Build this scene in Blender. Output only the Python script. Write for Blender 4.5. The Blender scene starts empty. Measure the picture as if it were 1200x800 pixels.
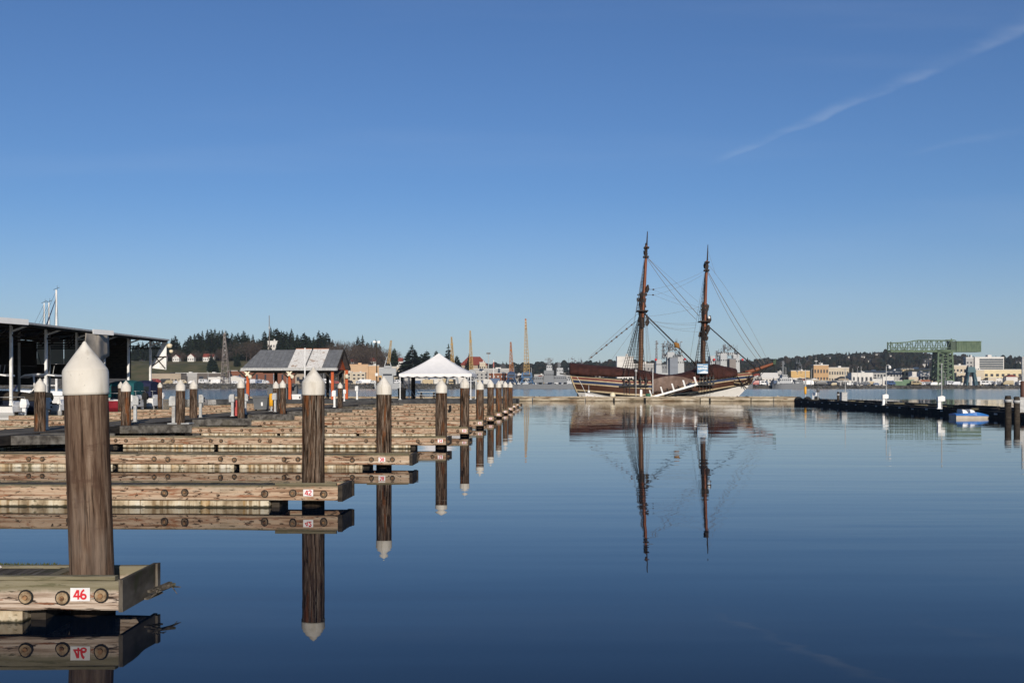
import bpy, bmesh, math, random
from mathutils import Vector, Matrix
R = math.radians
rnd = random.Random(7)
scn = bpy.context.scene
COL = scn.collection

# ------------------------------------------------------------------ camera
F = 1250.0                      # focal length in photo pixels (photo is 1200 x 800)
HY = 453.0                      # horizon row
CAMZ = 1.87
cam = bpy.data.cameras.new('camera')
camo = bpy.data.objects.new('camera', cam); COL.objects.link(camo)
camo.location = (0, 0, CAMZ); camo.rotation_euler = (R(90), 0, 0)
cam.sensor_width = 36; cam.lens = 36 * F / 1200
cam.shift_y = (HY - 400) / 1200
cam.clip_start = .1; cam.clip_end = 20000
scn.camera = camo

# ------------------------------------------------------------------ light
SUN_AZ = 169.0; SUN_EL = 20.0
scn.view_settings.view_transform = 'Standard'
scn.view_settings.look = 'None'
scn.view_settings.gamma = 1
scn.view_settings.exposure = 0.0
world = bpy.data.worlds.new('World'); scn.world = world; world.use_nodes = True
nt = world.node_tree; bg = nt.nodes['Background']
sky = nt.nodes.new('ShaderNodeTexSky'); sky.sky_type = 'NISHITA'; sky.sun_disc = False
sky.sun_elevation = R(SUN_EL); sky.sun_rotation = R(SUN_AZ)
sky.altitude = 0; sky.air_density = 1.0; sky.dust_density = 0.2; sky.ozone_density = 6.6
bg.inputs[1].default_value = 0.086


def W(t, **kw):
    n = nt.nodes.new(t)
    for k, v in kw.items(): setattr(n, k, v)
    return n


def wmath(op, a, b=None, c=None):
    n = W('ShaderNodeMath', operation=op)
    for i, v in enumerate((a, b, c)):
        if v is None: continue
        if isinstance(v, (int, float)): n.inputs[i].default_value = v
        else: nt.links.new(v, n.inputs[i])
    return n.outputs[0]


# thin cirrus and two old contrails high in the air, as part of the sky at infinity
tc = W('ShaderNodeTexCoord'); sep = W('ShaderNodeSeparateXYZ'); nt.links.new(tc.outputs['Generated'], sep.inputs[0])
ys = wmath('MAXIMUM', sep.outputs[1], .02)
gx = wmath('DIVIDE', sep.outputs[0], ys); gz = wmath('DIVIDE', sep.outputs[2], ys)
cmb = W('ShaderNodeCombineXYZ'); nt.links.new(gx, cmb.inputs[0]); nt.links.new(gz, cmb.inputs[1])


def wnoise(sx, sy, detail=4, off=0.0):
    mp = W('ShaderNodeMapping'); mp.inputs[3].default_value = (sx, sy, 1); mp.inputs[1].default_value = (off, off, off)
    nt.links.new(cmb.outputs[0], mp.inputs[0])
    n = W('ShaderNodeTexNoise'); n.inputs['Scale'].default_value = 1; n.inputs['Detail'].default_value = detail
    nt.links.new(mp.outputs[0], n.inputs['Vector'])
    return n.outputs['Fac']


def wsmooth(v, lo, hi):
    n = W('ShaderNodeMapRange', interpolation_type='SMOOTHSTEP')
    n.inputs[1].default_value = lo; n.inputs[2].default_value = hi
    nt.links.new(v, n.inputs[0]); return n.outputs[0]


def trail(x0, z0, slope, w_up, w_dn, xa, xb, amt, off):
    dx = wmath('SUBTRACT', gx, x0)
    line = wmath('ADD', wmath('MULTIPLY', dx, slope), z0)
    wig = wmath('MULTIPLY', wmath('SUBTRACT', wnoise(9, 9, 4, off), .5), .026)
    d = wmath('ADD', wmath('SUBTRACT', gz, line), wig)
    grow = wmath('MAXIMUM', wmath('MULTIPLY_ADD', dx, 3.0, .35), .25)
    grow = wmath('MULTIPLY', grow, wmath('MULTIPLY_ADD', wnoise(7, 3, 2, off + 5), 1.8, .1))
    up = wmath('SUBTRACT', 1, wsmooth(wmath('DIVIDE', d, wmath('MULTIPLY', grow, w_up)), 0, 1))
    dn = wmath('SUBTRACT', 1, wsmooth(wmath('DIVIDE', wmath('MULTIPLY', d, -1), wmath('MULTIPLY', grow, w_dn)), 0, 1))
    m = wmath('MULTIPLY', up, dn)
    m = wmath('MULTIPLY', m, wsmooth(gx, xa, xa + .07))
    m = wmath('MULTIPLY', m, wmath('MULTIPLY_ADD', wsmooth(wnoise(11, 45, 6, off + 9), .36, .66), 1.0, .22))
    return wmath('MULTIPLY', m, amt)


t1 = trail(.184, .206, .432, .015, .005, .17, .6, .092, 3.0)
t2 = trail(.36, .215, .22, .010, .008, .34, .6, .03, 17.0)
wisp = wmath('MULTIPLY', wsmooth(wnoise(1.4, 16, 5, 31), .52, .80), .05)
cl = wmath('MINIMUM', wmath('ADD', wmath('ADD', t1, t2), wisp), .5)
mixc = W('ShaderNodeMix', data_type='RGBA')
tint = W('ShaderNodeMix', data_type='RGBA', blend_type='MULTIPLY')
tint.inputs[0].default_value = 1; tint.inputs[7].default_value = (.955, .945, 1.015, 1)
nt.links.new(sky.outputs[0], tint.inputs[6])
nt.links.new(cl, mixc.inputs[0]); nt.links.new(tint.outputs[2], mixc.inputs[6])
mixc.inputs[7].default_value = (8.5, 9.0, 9.8, 1)
veil = W('ShaderNodeMix', data_type='RGBA')                  # pale horizon haze painted into the sky colour
nt.links.new(wmath('MULTIPLY', wsmooth(wmath('MULTIPLY', gz, -1), -.19, -.01), .26), veil.inputs[0])
nt.links.new(mixc.outputs[2], veil.inputs[6]); veil.inputs[7].default_value = (6.6, 7.1, 7.5, 1)
nt.links.new(veil.outputs[2], bg.inputs[0])

sl = bpy.data.lights.new('sun', 'SUN'); sl.energy = 4.2; sl.angle = R(.53); sl.color = (1.0, .91, .79)
so = bpy.data.objects.new('sun', sl); COL.objects.link(so)
sd = Vector((math.sin(R(SUN_AZ)) * math.cos(R(SUN_EL)), math.cos(R(SUN_AZ)) * math.cos(R(SUN_EL)), math.sin(R(SUN_EL))))
so.rotation_euler = sd.to_track_quat('Z', 'Y').to_euler(); so.location = sd * 60

# ------------------------------------------------------------------ places
GS, GC = math.sin(R(2.52)), math.cos(R(2.52))
GR = -R(2.52)                                   # the marina grid is turned a little against the view


def G(u, v, z=0.0):                             # marina grid -> world
    return Vector((u * GC + v * GS, -u * GS + v * GC, z))


def P(px, py, d):                               # photo pixel at distance d -> world
    return Vector(((px - 600) / F * d, d, CAMZ - (py - HY) / F * d))


def uv_of(px, d):                               # photo column at distance d -> grid u, v
    x = (px - 600) / F * d
    return x * GC - d * GS, x * GS + d * GC


# ------------------------------------------------------------------ object helpers
def link(o): COL.objects.link(o); return o


def tag(o, label=None, cat=None, group=None, kind=None):
    if label: o['label'] = label
    if cat: o['category'] = cat
    if group: o['group'] = group
    if kind: o['kind'] = kind
    return o


def thing(name, label, cat, loc=(0, 0, 0), rz=0.0, group=None):
    o = bpy.data.objects.new(name, None); link(o)
    o.empty_display_size = .2
    o.location = loc; o.rotation_euler = (0, 0, rz)
    return tag(o, label, cat, group)


def kids(o): return list(o.children)


def dup(root, loc, rz=None, label=None, group=None, scale=None):
    r = root.copy(); link(r); r.location = loc
    if rz is not None: r.rotation_euler = (root.rotation_euler[0], root.rotation_euler[1], rz)
    if scale is not None: r.scale = scale
    if label: r['label'] = label
    if group: r['group'] = group
    for ch in kids(root):
        c = ch.copy(); link(c); c.parent = r
        for g in kids(ch):
            d = g.copy(); link(d); d.parent = c
    return r


class MB:
    def __init__(s):
        s.v, s.f, s.m, s.sm = [], [], [], []

    def add(s, vs, fs, mi=0, smooth=False):
        b = len(s.v); s.v += [tuple(p) for p in vs]
        for f in fs:
            s.f.append(tuple(b + i for i in f)); s.m.append(mi); s.sm.append(smooth)
        return s

    def box(s, x0, x1, y0, y1, z0, z1, mi=0):
        vs = [(x, y, z) for z in (z0, z1) for y in (y0, y1) for x in (x0, x1)]
        return s.add(vs, [(0, 2, 3, 1), (4, 5, 7, 6), (0, 1, 5, 4), (2, 6, 7, 3), (0, 4, 6, 2), (1, 3, 7, 5)], mi)

    def beam(s, a, b, w, h=None, mi=0, up=(0, 0, 1)):
        h = h or w
        a, b = Vector(a), Vector(b); d = (b - a).normalized(); up = Vector(up)
        if abs(d.dot(up)) > .98: up = Vector((1, 0, 0))
        sx = d.cross(up).normalized() * (w / 2); sz = sx.cross(d).normalized() * (h / 2)
        vs = []
        for p in (a, b):
            vs += [p - sx - sz, p + sx - sz, p + sx + sz, p - sx + sz]
        return s.add(vs, [(0, 1, 2, 3), (4, 7, 6, 5), (0, 4, 5, 1), (1, 5, 6, 2), (2, 6, 7, 3), (3, 7, 4, 0)], mi)

    def tube(s, pts, r, n=6, mi=0, smooth=True):
        pts = [Vector(p) for p in pts]
        rs = r if isinstance(r, (list, tuple)) else [r] * len(pts)
        vs, fs = [], []
        for i, p in enumerate(pts):
            d = (pts[min(i + 1, len(pts) - 1)] - pts[max(i - 1, 0)]).normalized()
            up = Vector((0, 0, 1)) if abs(d.z) < .9 else Vector((1, 0, 0))
            a = d.cross(up).normalized(); b = a.cross(d)
            for k in range(n):
                t = 2 * math.pi * k / n
                vs.append(p + (a * math.cos(t) + b * math.sin(t)) * rs[i])
        for i in range(len(pts) - 1):
            for k in range(n):
                k2 = (k + 1) % n
                fs.append((i * n + k, i * n + k2, (i + 1) * n + k2, (i + 1) * n + k))
        s.add(vs, fs, mi, smooth)
        return s.add([vs[k] for k in range(n)] + [vs[-n + k] for k in range(n)],
                     [tuple(range(n - 1, -1, -1)), tuple(range(n, 2 * n))], mi)

    def lathe(s, prof, n=24, c=(0, 0, 0), mi=0, smooth=True, jit=0.0, rg=None):
        vs, fs = [], []
        wob = [1 + (rg.uniform(-jit, jit) if rg else 0) for _ in range(n)]
        for (r, z) in prof:
            for k in range(n):
                t = 2 * math.pi * k / n
                q = r * wob[k] * (1 + (rg.uniform(-jit, jit) * .4 if rg else 0))
                vs.append((c[0] + q * math.cos(t), c[1] + q * math.sin(t), c[2] + z))
        for i in range(len(prof) - 1):
            for k in range(n):
                k2 = (k + 1) % n
                fs.append((i * n + k, i * n + k2, (i + 1) * n + k2, (i + 1) * n + k))
        if prof[0][0] > 1e-4: fs.append(tuple(range(n - 1, -1, -1)))
        if prof[-1][0] > 1e-4: fs.append(tuple((len(prof) - 1) * n + k for k in range(n)))
        return s.add(vs, fs, mi, smooth)

    def prism(s, poly, y0, y1, mi=0, axis='y'):
        n = len(poly)
        if axis == 'y': vs = [(x, y0, z) for x, z in poly] + [(x, y1, z) for x, z in poly]
        elif axis == 'x': vs = [(y0, x, z) for x, z in poly] + [(y1, x, z) for x, z in poly]
        else: vs = [(x, z, y0) for x, z in poly] + [(x, z, y1) for x, z in poly]
        fs = [tuple(range(n - 1, -1, -1)), tuple(range(n, 2 * n))]
        fs += [(i, (i + 1) % n, n + (i + 1) % n, n + i) for i in range(n)]
        return s.add(vs, fs, mi)

    def loft(s, secs, mi=0, closed=True, caps=True, smooth=False):
        n = len(secs[0]); vs = [p for q in secs for p in q]; fs = []
        for i in range(len(secs) - 1):
            for k in range(n if closed else n - 1):
                k2 = (k + 1) % n
                fs.append((i * n + k, i * n + k2, (i + 1) * n + k2, (i + 1) * n + k))
        if caps and closed:
            fs.append(tuple(range(n - 1, -1, -1))); fs.append(tuple((len(secs) - 1) * n + k for k in range(n)))
        return s.add(vs, fs, mi, smooth)

    def timber(s, x0, x1, y0, y1, z0, z1, seg=24, jit=.003, ch=.012, rg=rnd, mi=0):
        secs = []
        for i in range(seg + 1):
            x = x0 + (x1 - x0) * i / seg
            j = lambda: rg.uniform(-jit, jit)
            secs.append([(x, y0 + ch, z0 + j()), (x, y1 - ch, z0 + j()), (x, y1 + j(), z0 + ch), (x, y1 + j(), z1 - ch),
                         (x, y1 - ch, z1 + j()), (x, y0 + ch, z1 + j()), (x, y0 + j(), z1 - ch), (x, y0 + j(), z0 + ch)])
        return s.loft(secs, mi)

    def mesh(s, name, mats):
        me = bpy.data.meshes.new(name); me.from_pydata(s.v, [], s.f)
        for m in (mats if isinstance(mats, (list, tuple)) else [mats]): me.materials.append(m)
        me.polygons.foreach_set('material_index', s.m)
        me.polygons.foreach_set('use_smooth', s.sm)
        bm = bmesh.new(); bm.from_mesh(me); bmesh.ops.recalc_face_normals(bm, faces=bm.faces); bm.to_mesh(me); bm.free()
        me.update(); return me

    def build(s, name, mats, parent=None, label=None):
        o = bpy.data.objects.new(name, s.mesh(name, mats)); link(o)
        if parent: o.parent = parent
        if label: o['label'] = label
        return o


def put(name, mesh, parent, loc=(0, 0, 0), rot=(0, 0, 0), label=None):
    o = bpy.data.objects.new(name, mesh); link(o); o.parent = parent; o.location = loc; o.rotation_euler = rot
    if label: o['label'] = label
    return o


# ------------------------------------------------------------------ materials
def M(name, cols, scale=(1, 1, 1), detail=5, rough=.8, bump=.0, bscale=None, spec=.3, metal=0.0,
      spots=None, zband=None, rough_n=.55, coord='Object', rand=True, dist=0.0):
    """cols: [(pos, rgb)...] ramp over one stretched noise; spots: [(scale, lo, hi, rgb, amount)] wear with a shape of its own;
    zband: [(z0, z1, jitter, rgb, amount)] growth or wet edge that follows a real height on the thing."""
    m = bpy.data.materials.new(name); m.use_nodes = True
    t = m.node_tree; N = t.nodes; L = t.links; b = N['Principled BSDF']
    b.inputs['Roughness'].default_value = rough; b.inputs['Specular IOR Level'].default_value = spec
    b.inputs['Metallic'].default_value = metal
    tc = N.new('ShaderNodeTexCoord'); src = tc.outputs[coord]
    if rand:
        oi = N.new('ShaderNodeObjectInfo'); mu = N.new('ShaderNodeVectorMath'); mu.operation = 'MULTIPLY_ADD'
        cx = N.new('ShaderNodeCombineXYZ')
        L.new(oi.outputs['Random'], cx.inputs[0]); L.new(oi.outputs['Random'], cx.inputs[1])
        mu.inputs[1].default_value = (37, 23, 0); L.new(cx.outputs[0], mu.inputs[0]); L.new(src, mu.inputs[2])
        src2 = mu.outputs[0]
    else: src2 = src

    def noise(sc, det=detail, off=0, rn=rough_n):
        mp = N.new('ShaderNodeMapping'); mp.inputs[3].default_value = sc; mp.inputs[1].default_value = (off, off * 2, off)
        L.new(src2, mp.inputs[0]); n = N.new('ShaderNodeTexNoise')
        n.inputs['Scale'].default_value = 1; n.inputs['Detail'].default_value = det; n.inputs['Roughness'].default_value = rn
        n.inputs['Distortion'].default_value = dist
        L.new(mp.outputs[0], n.inputs['Vector']); return n.outputs['Fac']
    n1 = noise(scale)
    if len(cols) == 1:
        col = None; base = cols[0][1]
        rgb = N.new('ShaderNodeRGB'); rgb.outputs[0].default_value = (*base, 1); col = rgb.outputs[0]
    else:
        rp = N.new('ShaderNodeValToRGB'); L.new(n1, rp.inputs[0]); e = rp.color_ramp.elements
        while len(e) < len(cols): e.new(.5)
        for i, (p, c) in enumerate(cols): e[i].position = .5 + (p - .5) * .66; e[i].color = (*c, 1)
        col = rp.outputs[0]
    h = n1

    def mixin(fac, c, amt):
        nonlocal col
        mm = N.new('ShaderNodeMix'); mm.data_type = 'RGBA'
        f = N.new('ShaderNodeMath'); f.operation = 'MULTIPLY'; f.inputs[1].default_value = amt; f.use_clamp = True
        L.new(fac, f.inputs[0]); L.new(f.outputs[0], mm.inputs[0]); L.new(col, mm.inputs[6]); mm.inputs[7].default_value = (*c, 1)
        col = mm.outputs[2]

    def smooth(v, lo, hi):
        n = N.new('ShaderNodeMapRange'); n.interpolation_type = 'SMOOTHSTEP'
        n.inputs[1].default_value = lo; n.inputs[2].default_value = hi; L.new(v, n.inputs[0]); return n.outputs[0]
    for i, (sc, lo, hi, c, amt) in enumerate(spots or []):
        mixin(smooth(noise(sc, 4, 11.3 * (i + 1)), .5 + (lo - .5) * .68, .5 + (hi - .5) * .68), c, amt)
    if zband:
        sp = N.new('ShaderNodeSeparateXYZ'); L.new(tc.outputs['Object'], sp.inputs[0])
        jn = noise((9, 9, 2), 4, 71)
        for (z0, z1, jit, c, amt) in zband:
            a = N.new('ShaderNodeMath'); a.operation = 'MULTIPLY_ADD'; a.inputs[1].default_value = jit
            L.new(jn, a.inputs[0]); L.new(sp.outputs[2], a.inputs[2])
            mixin(smooth(a.outputs[0], z0 + jit * .5, z1 + jit * .5), c, amt)
    L.new(col, b.inputs['Base Color'])
    if bump:
        bn = N.new('ShaderNodeBump'); bn.inputs['Distance'].default_value = 1; bn.inputs['Strength'].default_value = 1
        mu2 = N.new('ShaderNodeMath'); mu2.operation = 'MULTIPLY'; mu2.inputs[1].default_value = bump
        L.new(noise(bscale, 6, 3) if bscale else h, mu2.inputs[0])
        L.new(mu2.outputs[0], bn.inputs['Height']); L.new(bn.outputs[0], b.inputs['Normal'])
    return m


def flat(name, c, rough=.6, spec=.3, metal=0, var=.12, sc=2.0):
    lo = tuple(x * (1 - var) for x in c); hi = tuple(min(1, x * (1 + var)) for x in c)
    return M(name, [(.3, lo), (.7, hi)], (sc, sc, sc), 4, rough, spec=spec, metal=metal)


m_fascia = M('fascia_wood', [(.26, (.13, .07, .037)), (.42, (.33, .21, .135)), (.55, (.50, .365, .25)), (.66, (.41, .32, .23)), (.78, (.60, .49, .37))],
             (.9, 14, 22), 7, .85, .004, (2, 60, 60), .15, rough_n=.62,
             spots=[((2.2, 9, 18), .57, .70, (.24, .085, .035), .85), ((5, 12, 30), .62, .69, (.03, .017, .01), .95), ((9, 20, 20), .68, .73, (.025, .014, .009), .95),
                    ((1.2, 4, 7), .55, .75, (.22, .17, .11), .5)],
             zband=[(.285, .335, .05, (.12, .115, .07), .85)])
m_fascia_near = M('silvered_fascia_wood', [(.26, (.15, .10, .065)), (.42, (.36, .27, .20)), (.56, (.56, .46, .37)), (.66, (.48, .38, .29)), (.80, (.66, .57, .48))],
                  (1.1, 14, 30), 7, .85, .004, (2, 60, 80), .15, rough_n=.62,
                  spots=[((2.4, 9, 22), .63, .70, (.22, .08, .035), .85), ((4, 12, 38), .60, .67, (.03, .018, .012), .95)],
                  zband=[(.225, .275, .06, (.15, .14, .08), .8)])
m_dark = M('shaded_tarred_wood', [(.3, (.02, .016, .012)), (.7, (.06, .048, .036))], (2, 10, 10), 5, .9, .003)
m_deckwood = M('deck_planks', [(.3, (.055, .045, .035)), (.5, (.10, .085, .066)), (.72, (.16, .14, .115))], (30, 1.5, 4), 6, .95, .004, (60, 4, 8), .1,
               spots=[((1.5, 5, 3), .52, .7, (.045, .05, .022), .6)])
m_concrete = M('float_concrete', [(.25, (.24, .18, .11)), (.42, (.45, .36, .24)), (.6, (.60, .52, .38)), (.8, (.66, .61, .50))],
               (5, 5, 2.2), 6, .9, .004, (30, 30, 30), .15,
               spots=[((14, 14, .6), .52, .66, (.19, .12, .055), .75), ((5, 5, 8), .64, .74, (.10, .085, .04), .8), ((3, 3, 1.2), .62, .74, (.48, .30, .12), .5)],
               zband=[(.026, .004, .06, (.03, .028, .015), .95)])
m_pile = M('dark_pile_wood', [(.3, (.018, .012, .008)), (.46, (.07, .045, .03)), (.6, (.13, .09, .063)), (.76, (.24, .18, .135))],
           (27, 27, 2.4), 8, .95, .012, (46, 46, 3.4), .05, rough_n=.66,
           spots=[((5, 5, .7), .53, .66, (.17, .06, .02), .8), ((38, 38, 1.2), .56, .64, (.010, .007, .005), .95), ((46, 46, 1.6), .62, .70, (.34, .28, .22), .55)],
           zband=[(.42, .1, .2, (.02, .015, .011), .9)])
m_pile_grey = M('greyed_pile_wood', [(.26, (.05, .029, .019)), (.44, (.11, .069, .047)), (.6, (.17, .116, .08)), (.8, (.26, .19, .14))],
                (17, 17, 1.5), 8, .95, .010, (46, 46, 3.0), .05, rough_n=.64,
                spots=[((3.2, 3.2, .9), .56, .72, (.07, .036, .023), .65), ((36, 36, .9), .58, .66, (.025, .016, .011), .85), ((4, 4, 9), .60, .72, (.075, .042, .03), .45),
                       ((9, 9, 1.1), .62, .74, (.06, .036, .025), .5), ((2, 2, .6), .58, .75, (.24, .19, .15), .4)],
                zband=[(.2, .02, .15, (.02, .015, .011), .9)])
m_cap = M('white_cap_plastic', [(.3, (.60, .555, .475)), (.7, (.71, .665, .58))], (5, 5, 3), 4, .65, spec=.2,
          spots=[((9, 9, 1.2), .54, .74, (.40, .35, .27), .5), ((40, 40, 40), .76, .80, (.3, .27, .22), .4)])
m_bolt = M('rusted_bolt', [(.35, (.10, .05, .025)), (.65, (.34, .19, .09))], (30, 30, 30), 4, .8, .002, (60, 60, 60))
m_washer = M('cracked_round_washer', [(.35, (.17, .11, .06)), (.65, (.38, .28, .17))], (20, 20, 20), 4, .85)
m_black = flat('black_rubber_and_shade', (.012, .012, .012), .8)
m_plate = flat('white_plate', (.80, .78, .76), .4)
m_red = flat('red_number_paint', (.55, .02, .03), .5)
m_steel = M('galvanised_steel', [(.3, (.36, .36, .35)), (.7, (.50, .50, .48))], (6, 6, 6), 4, .55, spec=.4,
            spots=[((4, 4, 1), .62, .75, (.25, .2, .15), .4)])
m_white = flat('white_paint', (.78, .77, .74), .5)
m_fabric = flat('white_tent_fabric', (.80, .78, .75), .7, var=.03)
m_orange = flat('orange_painted_post', (.50, .095, .022), .5)
m_greyroof = M('grey_metal_roof', [(.3, (.13, .135, .14)), (.7, (.18, .185, .19))], (2, 2, 2), 4, .6)
m_yellow = flat('yellow_paint', (.75, .36, .02), .5)
m_bin = flat('grey_bin_plastic', (.12, .125, .13), .5)
m_glass = M('dark_glass', [(.4, (.02, .025, .03)), (.6, (.04, .05, .06))], (1, 1, 1), 2, .2, spec=.4)
m_navy = flat('navy_canvas', (.015, .02, .06), .8)
m_teal = flat('teal_canvas', (.01, .09, .10), .8)
m_maroon = flat('maroon_hull', (.22, .02, .03), .35)
m_bluehull = flat('dark_blue_hull', (.012, .016, .03), .3)
m_gel = flat('white_gelcoat', (.80, .79, .77), .25, .5, var=.03)
m_alu = flat('painted_mast', (.72, .70, .66), .4)

# ------------------------------------------------------------------ water
def water():
    m = bpy.data.materials.new('sea_water'); m.use_nodes = True
    t = m.node_tree; N, L = t.nodes, t.links; b = N['Principled BSDF']
    b.inputs['Base Color'].default_value = (.002, .006, .014, 1); b.inputs['Roughness'].default_value = .012
    b.inputs['IOR'].default_value = 1.265; b.inputs['Specular IOR Level'].default_value = .5
    tc = N.new('ShaderNodeTexCoord')

    def noise(sc, det=3, rn=.5, off=0):
        mp = N.new('ShaderNodeMapping'); mp.inputs[3].default_value = sc; mp.inputs[1].default_value = (off, off, 0)
        mp.inputs[2].default_value = (0, 0, R(8))
        L.new(tc.outputs['Object'], mp.inputs[0]); n = N.new('ShaderNodeTexNoise')
        n.inputs['Scale'].default_value = 1; n.inputs['Detail'].default_value = det; n.inputs['Roughness'].default_value = rn
        L.new(mp.outputs[0], n.inputs['Vector']); return n.outputs['Fac']

    def ma(op, a, b_, c=None):
        n = N.new('ShaderNodeMath'); n.operation = op
        for i, v in enumerate((a, b_, c)):
            if v is None: continue
            if isinstance(v, (int, float)): n.inputs[i].default_value = v
            else: L.new(v, n.inputs[i])
        return n.outputs[0]

    def sm(v, lo, hi):
        n = N.new('ShaderNodeMapRange'); n.interpolation_type = 'SMOOTHSTEP'
        n.inputs[1].default_value = lo; n.inputs[2].default_value = hi; L.new(v, n.inputs[0]); return n.outputs[0]
    sp = N.new('ShaderNodeSeparateXYZ'); L.new(tc.outputs['Object'], sp.inputs[0])
    outer = sm(sp.outputs[1], 142, 170)                                # open water past the breakwater is livelier
    patch = sm(noise((.02, .05, 1), 3), .42, .66)                       # breeze patches
    swell = ma('MULTIPLY', noise((.08, .5, 1), 2), .0085)
    mid = ma('MULTIPLY_ADD', sm(sp.outputs[1], 25, 85), 2.2, 1.0)                 # less sheltered away from the fingers
    rip = ma('MULTIPLY', noise((.42, 2.1, 1), 2, .4, 9), ma('MULTIPLY', ma('MULTIPLY_ADD', patch, .0030, .0012), mid))
    chop = ma('MULTIPLY', noise((.9, 1.6, 1), 4, .6, 4), ma('MULTIPLY', outer, .012))
    h = ma('ADD', ma('ADD', swell, rip), chop)
    L.new(ma('MULTIPLY_ADD', outer, .12, .012), b.inputs['Roughness'])          # ripples too small to see one by one out there
    bn = N.new('ShaderNodeBump'); bn.inputs['Strength'].default_value = 1; bn.inputs['Distance'].default_value = 1
    L.new(h, bn.inputs['Height']); L.new(bn.outputs[0], b.inputs['Normal'])
    me = MB(); me.add([(-2500, -120, 0), (3500, -120, 0), (3500, 4200, 0), (-2500, 4200, 0)], [(0, 1, 2, 3)])
    tag(me.build('water', m), kind='structure')


water()


# ------------------------------------------------------------------ far land
def lerp(tab, x):
    if x <= tab[0][0]: return tab[0][1]
    for (a, ya), (b, yb) in zip(tab, tab[1:]):
        if x <= b: return ya + (yb - ya) * (x - a) / (b - a)
    return tab[-1][1]


QUAY = 960.0
LEFT_TOP = [(-500, 36), (0, 36), (180, 36), (290, 40), (380, 36), (440, 26), (500, 20), (560, 12), (640, 6), (760, 3)]
# top of the far wooded ridge, in metres at distance 2600
RIDGE = [(-500, 60), (0, 60), (380, 55), (520, 52), (600, 56), (650, 58), (690, 60), (760, 62), (830, 62), (880, 66),
         (930, 72), (1000, 83), (1040, 86), (1070, 85), (1100, 80), (1150, 70), (1200, 73), (1300, 76), (1800, 70)]


def sms(a, b, x):
    t = max(0, min(1, (x - a) / (b - a))); return t * t * (3 - 2 * t)


def terrain(px, d):
    base = 4.5 if px < 560 else (3.0 if px > 700 else 4.5 - 1.5 * (px - 560) / 140)
    z = base * sms(QUAY, QUAY + 8, d)
    lt = lerp(LEFT_TOP, px)
    if lt > base + 1:
        z += (min(lt, 30) - base) * sms(1055, 1180, d) + max(0, lt - 30) * sms(1180, 1300, d)
        z -= (lt - 8) * sms(1350, 1900, d)
    rz = lerp(RIDGE, px) - 15
    z += max(0, rz - z) * sms(1500, 2600, d)
    return z


m_land = M('shore_ground', [(.3, (.05, .045, .035)), (.6, (.11, .10, .08)), (.75, (.16, .15, .125))], (.12, .12, .12), 6, .95, rand=False)
m_grass = M('winter_grass', [(.3, (.055, .058, .022)), (.55, (.095, .088, .036)), (.75, (.13, .10, .05))], (.05, .05, .05), 6, .95, rand=False)
m_hill = M('wooded_ground', [(.3, (.02, .022, .014)), (.7, (.05, .042, .03))], (.02, .02, .02), 6, .95, rand=False)


def sheet(name, pxs, ds, mat, lift=0.0, zf=terrain):
    vs, fs = [], []
    for d in ds:
        for px in pxs: vs.append(((px - 600) / F * d, d, zf(px, d) + lift))
    n = len(pxs)
    for i in range(len(ds) - 1):
        for k in range(n - 1): fs.append((i * n + k, i * n + k + 1, (i + 1) * n + k + 1, (i + 1) * n + k))
    o = MB().add(vs, fs, 0, True).build(name, mat); tag(o, kind='structure'); return o


def zq(px, d): return -1.5 if d < QUAY + .5 else terrain(px, d)


sheet('far_shore', list(range(-500, 1801, 40)), [QUAY, QUAY + 4, QUAY + 8, 1000, 1050, 1075, 1100, 1150, 1200, 1300, 1400, 1500, 1550], m_land, zf=zq)
sheet('far_hills', list(range(-500, 1801, 40)), [1500, 1600, 1800, 2000, 2200, 2400, 2600, 2800, 3200], m_hill, .6)
sheet('grass_slope', list(range(150, 341, 19)), [1066, 1085, 1105, 1130, 1160, 1190], m_grass, .4)

# rip-rap bank under the left quay: uncountable boulders
m_rock = M('bank_rock', [(.3, (.05, .05, .05)), (.6, (.12, .12, .115)), (.8, (.2, .19, .18))], (.4, .4, .4), 4, .95, rand=False)


def riprap():
    r = random.Random(3); mb = MB()
    for i in range(2600):
        px = r.uniform(-60, 640) if i < 1900 else r.uniform(640, 1300)
        top = 5.0 if px < 560 else 3.0
        q = r.random(); d = QUAY - 1 + q * 7; s = r.uniform(.6, 1.6)
        c = Vector(((px - 600) / F * d, d, q * top * .95 + .1))
        vs = [c + Vector((r.uniform(-1, 1) * s, r.uniform(-.6, .6) * s, r.uniform(-.6, .6) * s)) for _ in range(6)]
        mb.add(vs, [(0, 1, 2), (0, 2, 3), (0, 3, 4), (0, 4, 1), (5, 2, 1), (5, 3, 2), (5, 4, 3), (5, 1, 4)])
    tag(mb.build('rubble_bank', m_rock), 'dark rubble bank running along the far waterline', 'rubble', kind='stuff')


riprap()

m_deckgrey = M('weathered_dock_deck', [(.3, (.05, .045, .04)), (.5, (.10, .092, .08)), (.72, (.15, .14, .125))], (2, 14, 5), 6, .95, .003, (6, 40, 8), .1,
               spots=[((1, 1, 3), .55, .75, (.06, .05, .03), .6)])
# ------------------------------------------------------------------ marina: finger docks
ROOT, TIP, FW = -16.3, -3.38, .64         # grid u of finger root and tip, finger width
FV = [8.53 + 7.86 * k for k in range(12)]
NUM = [46, 42, 38, 34, 30, 26, 22, 18, 14, 10, 6, 2]


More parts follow.
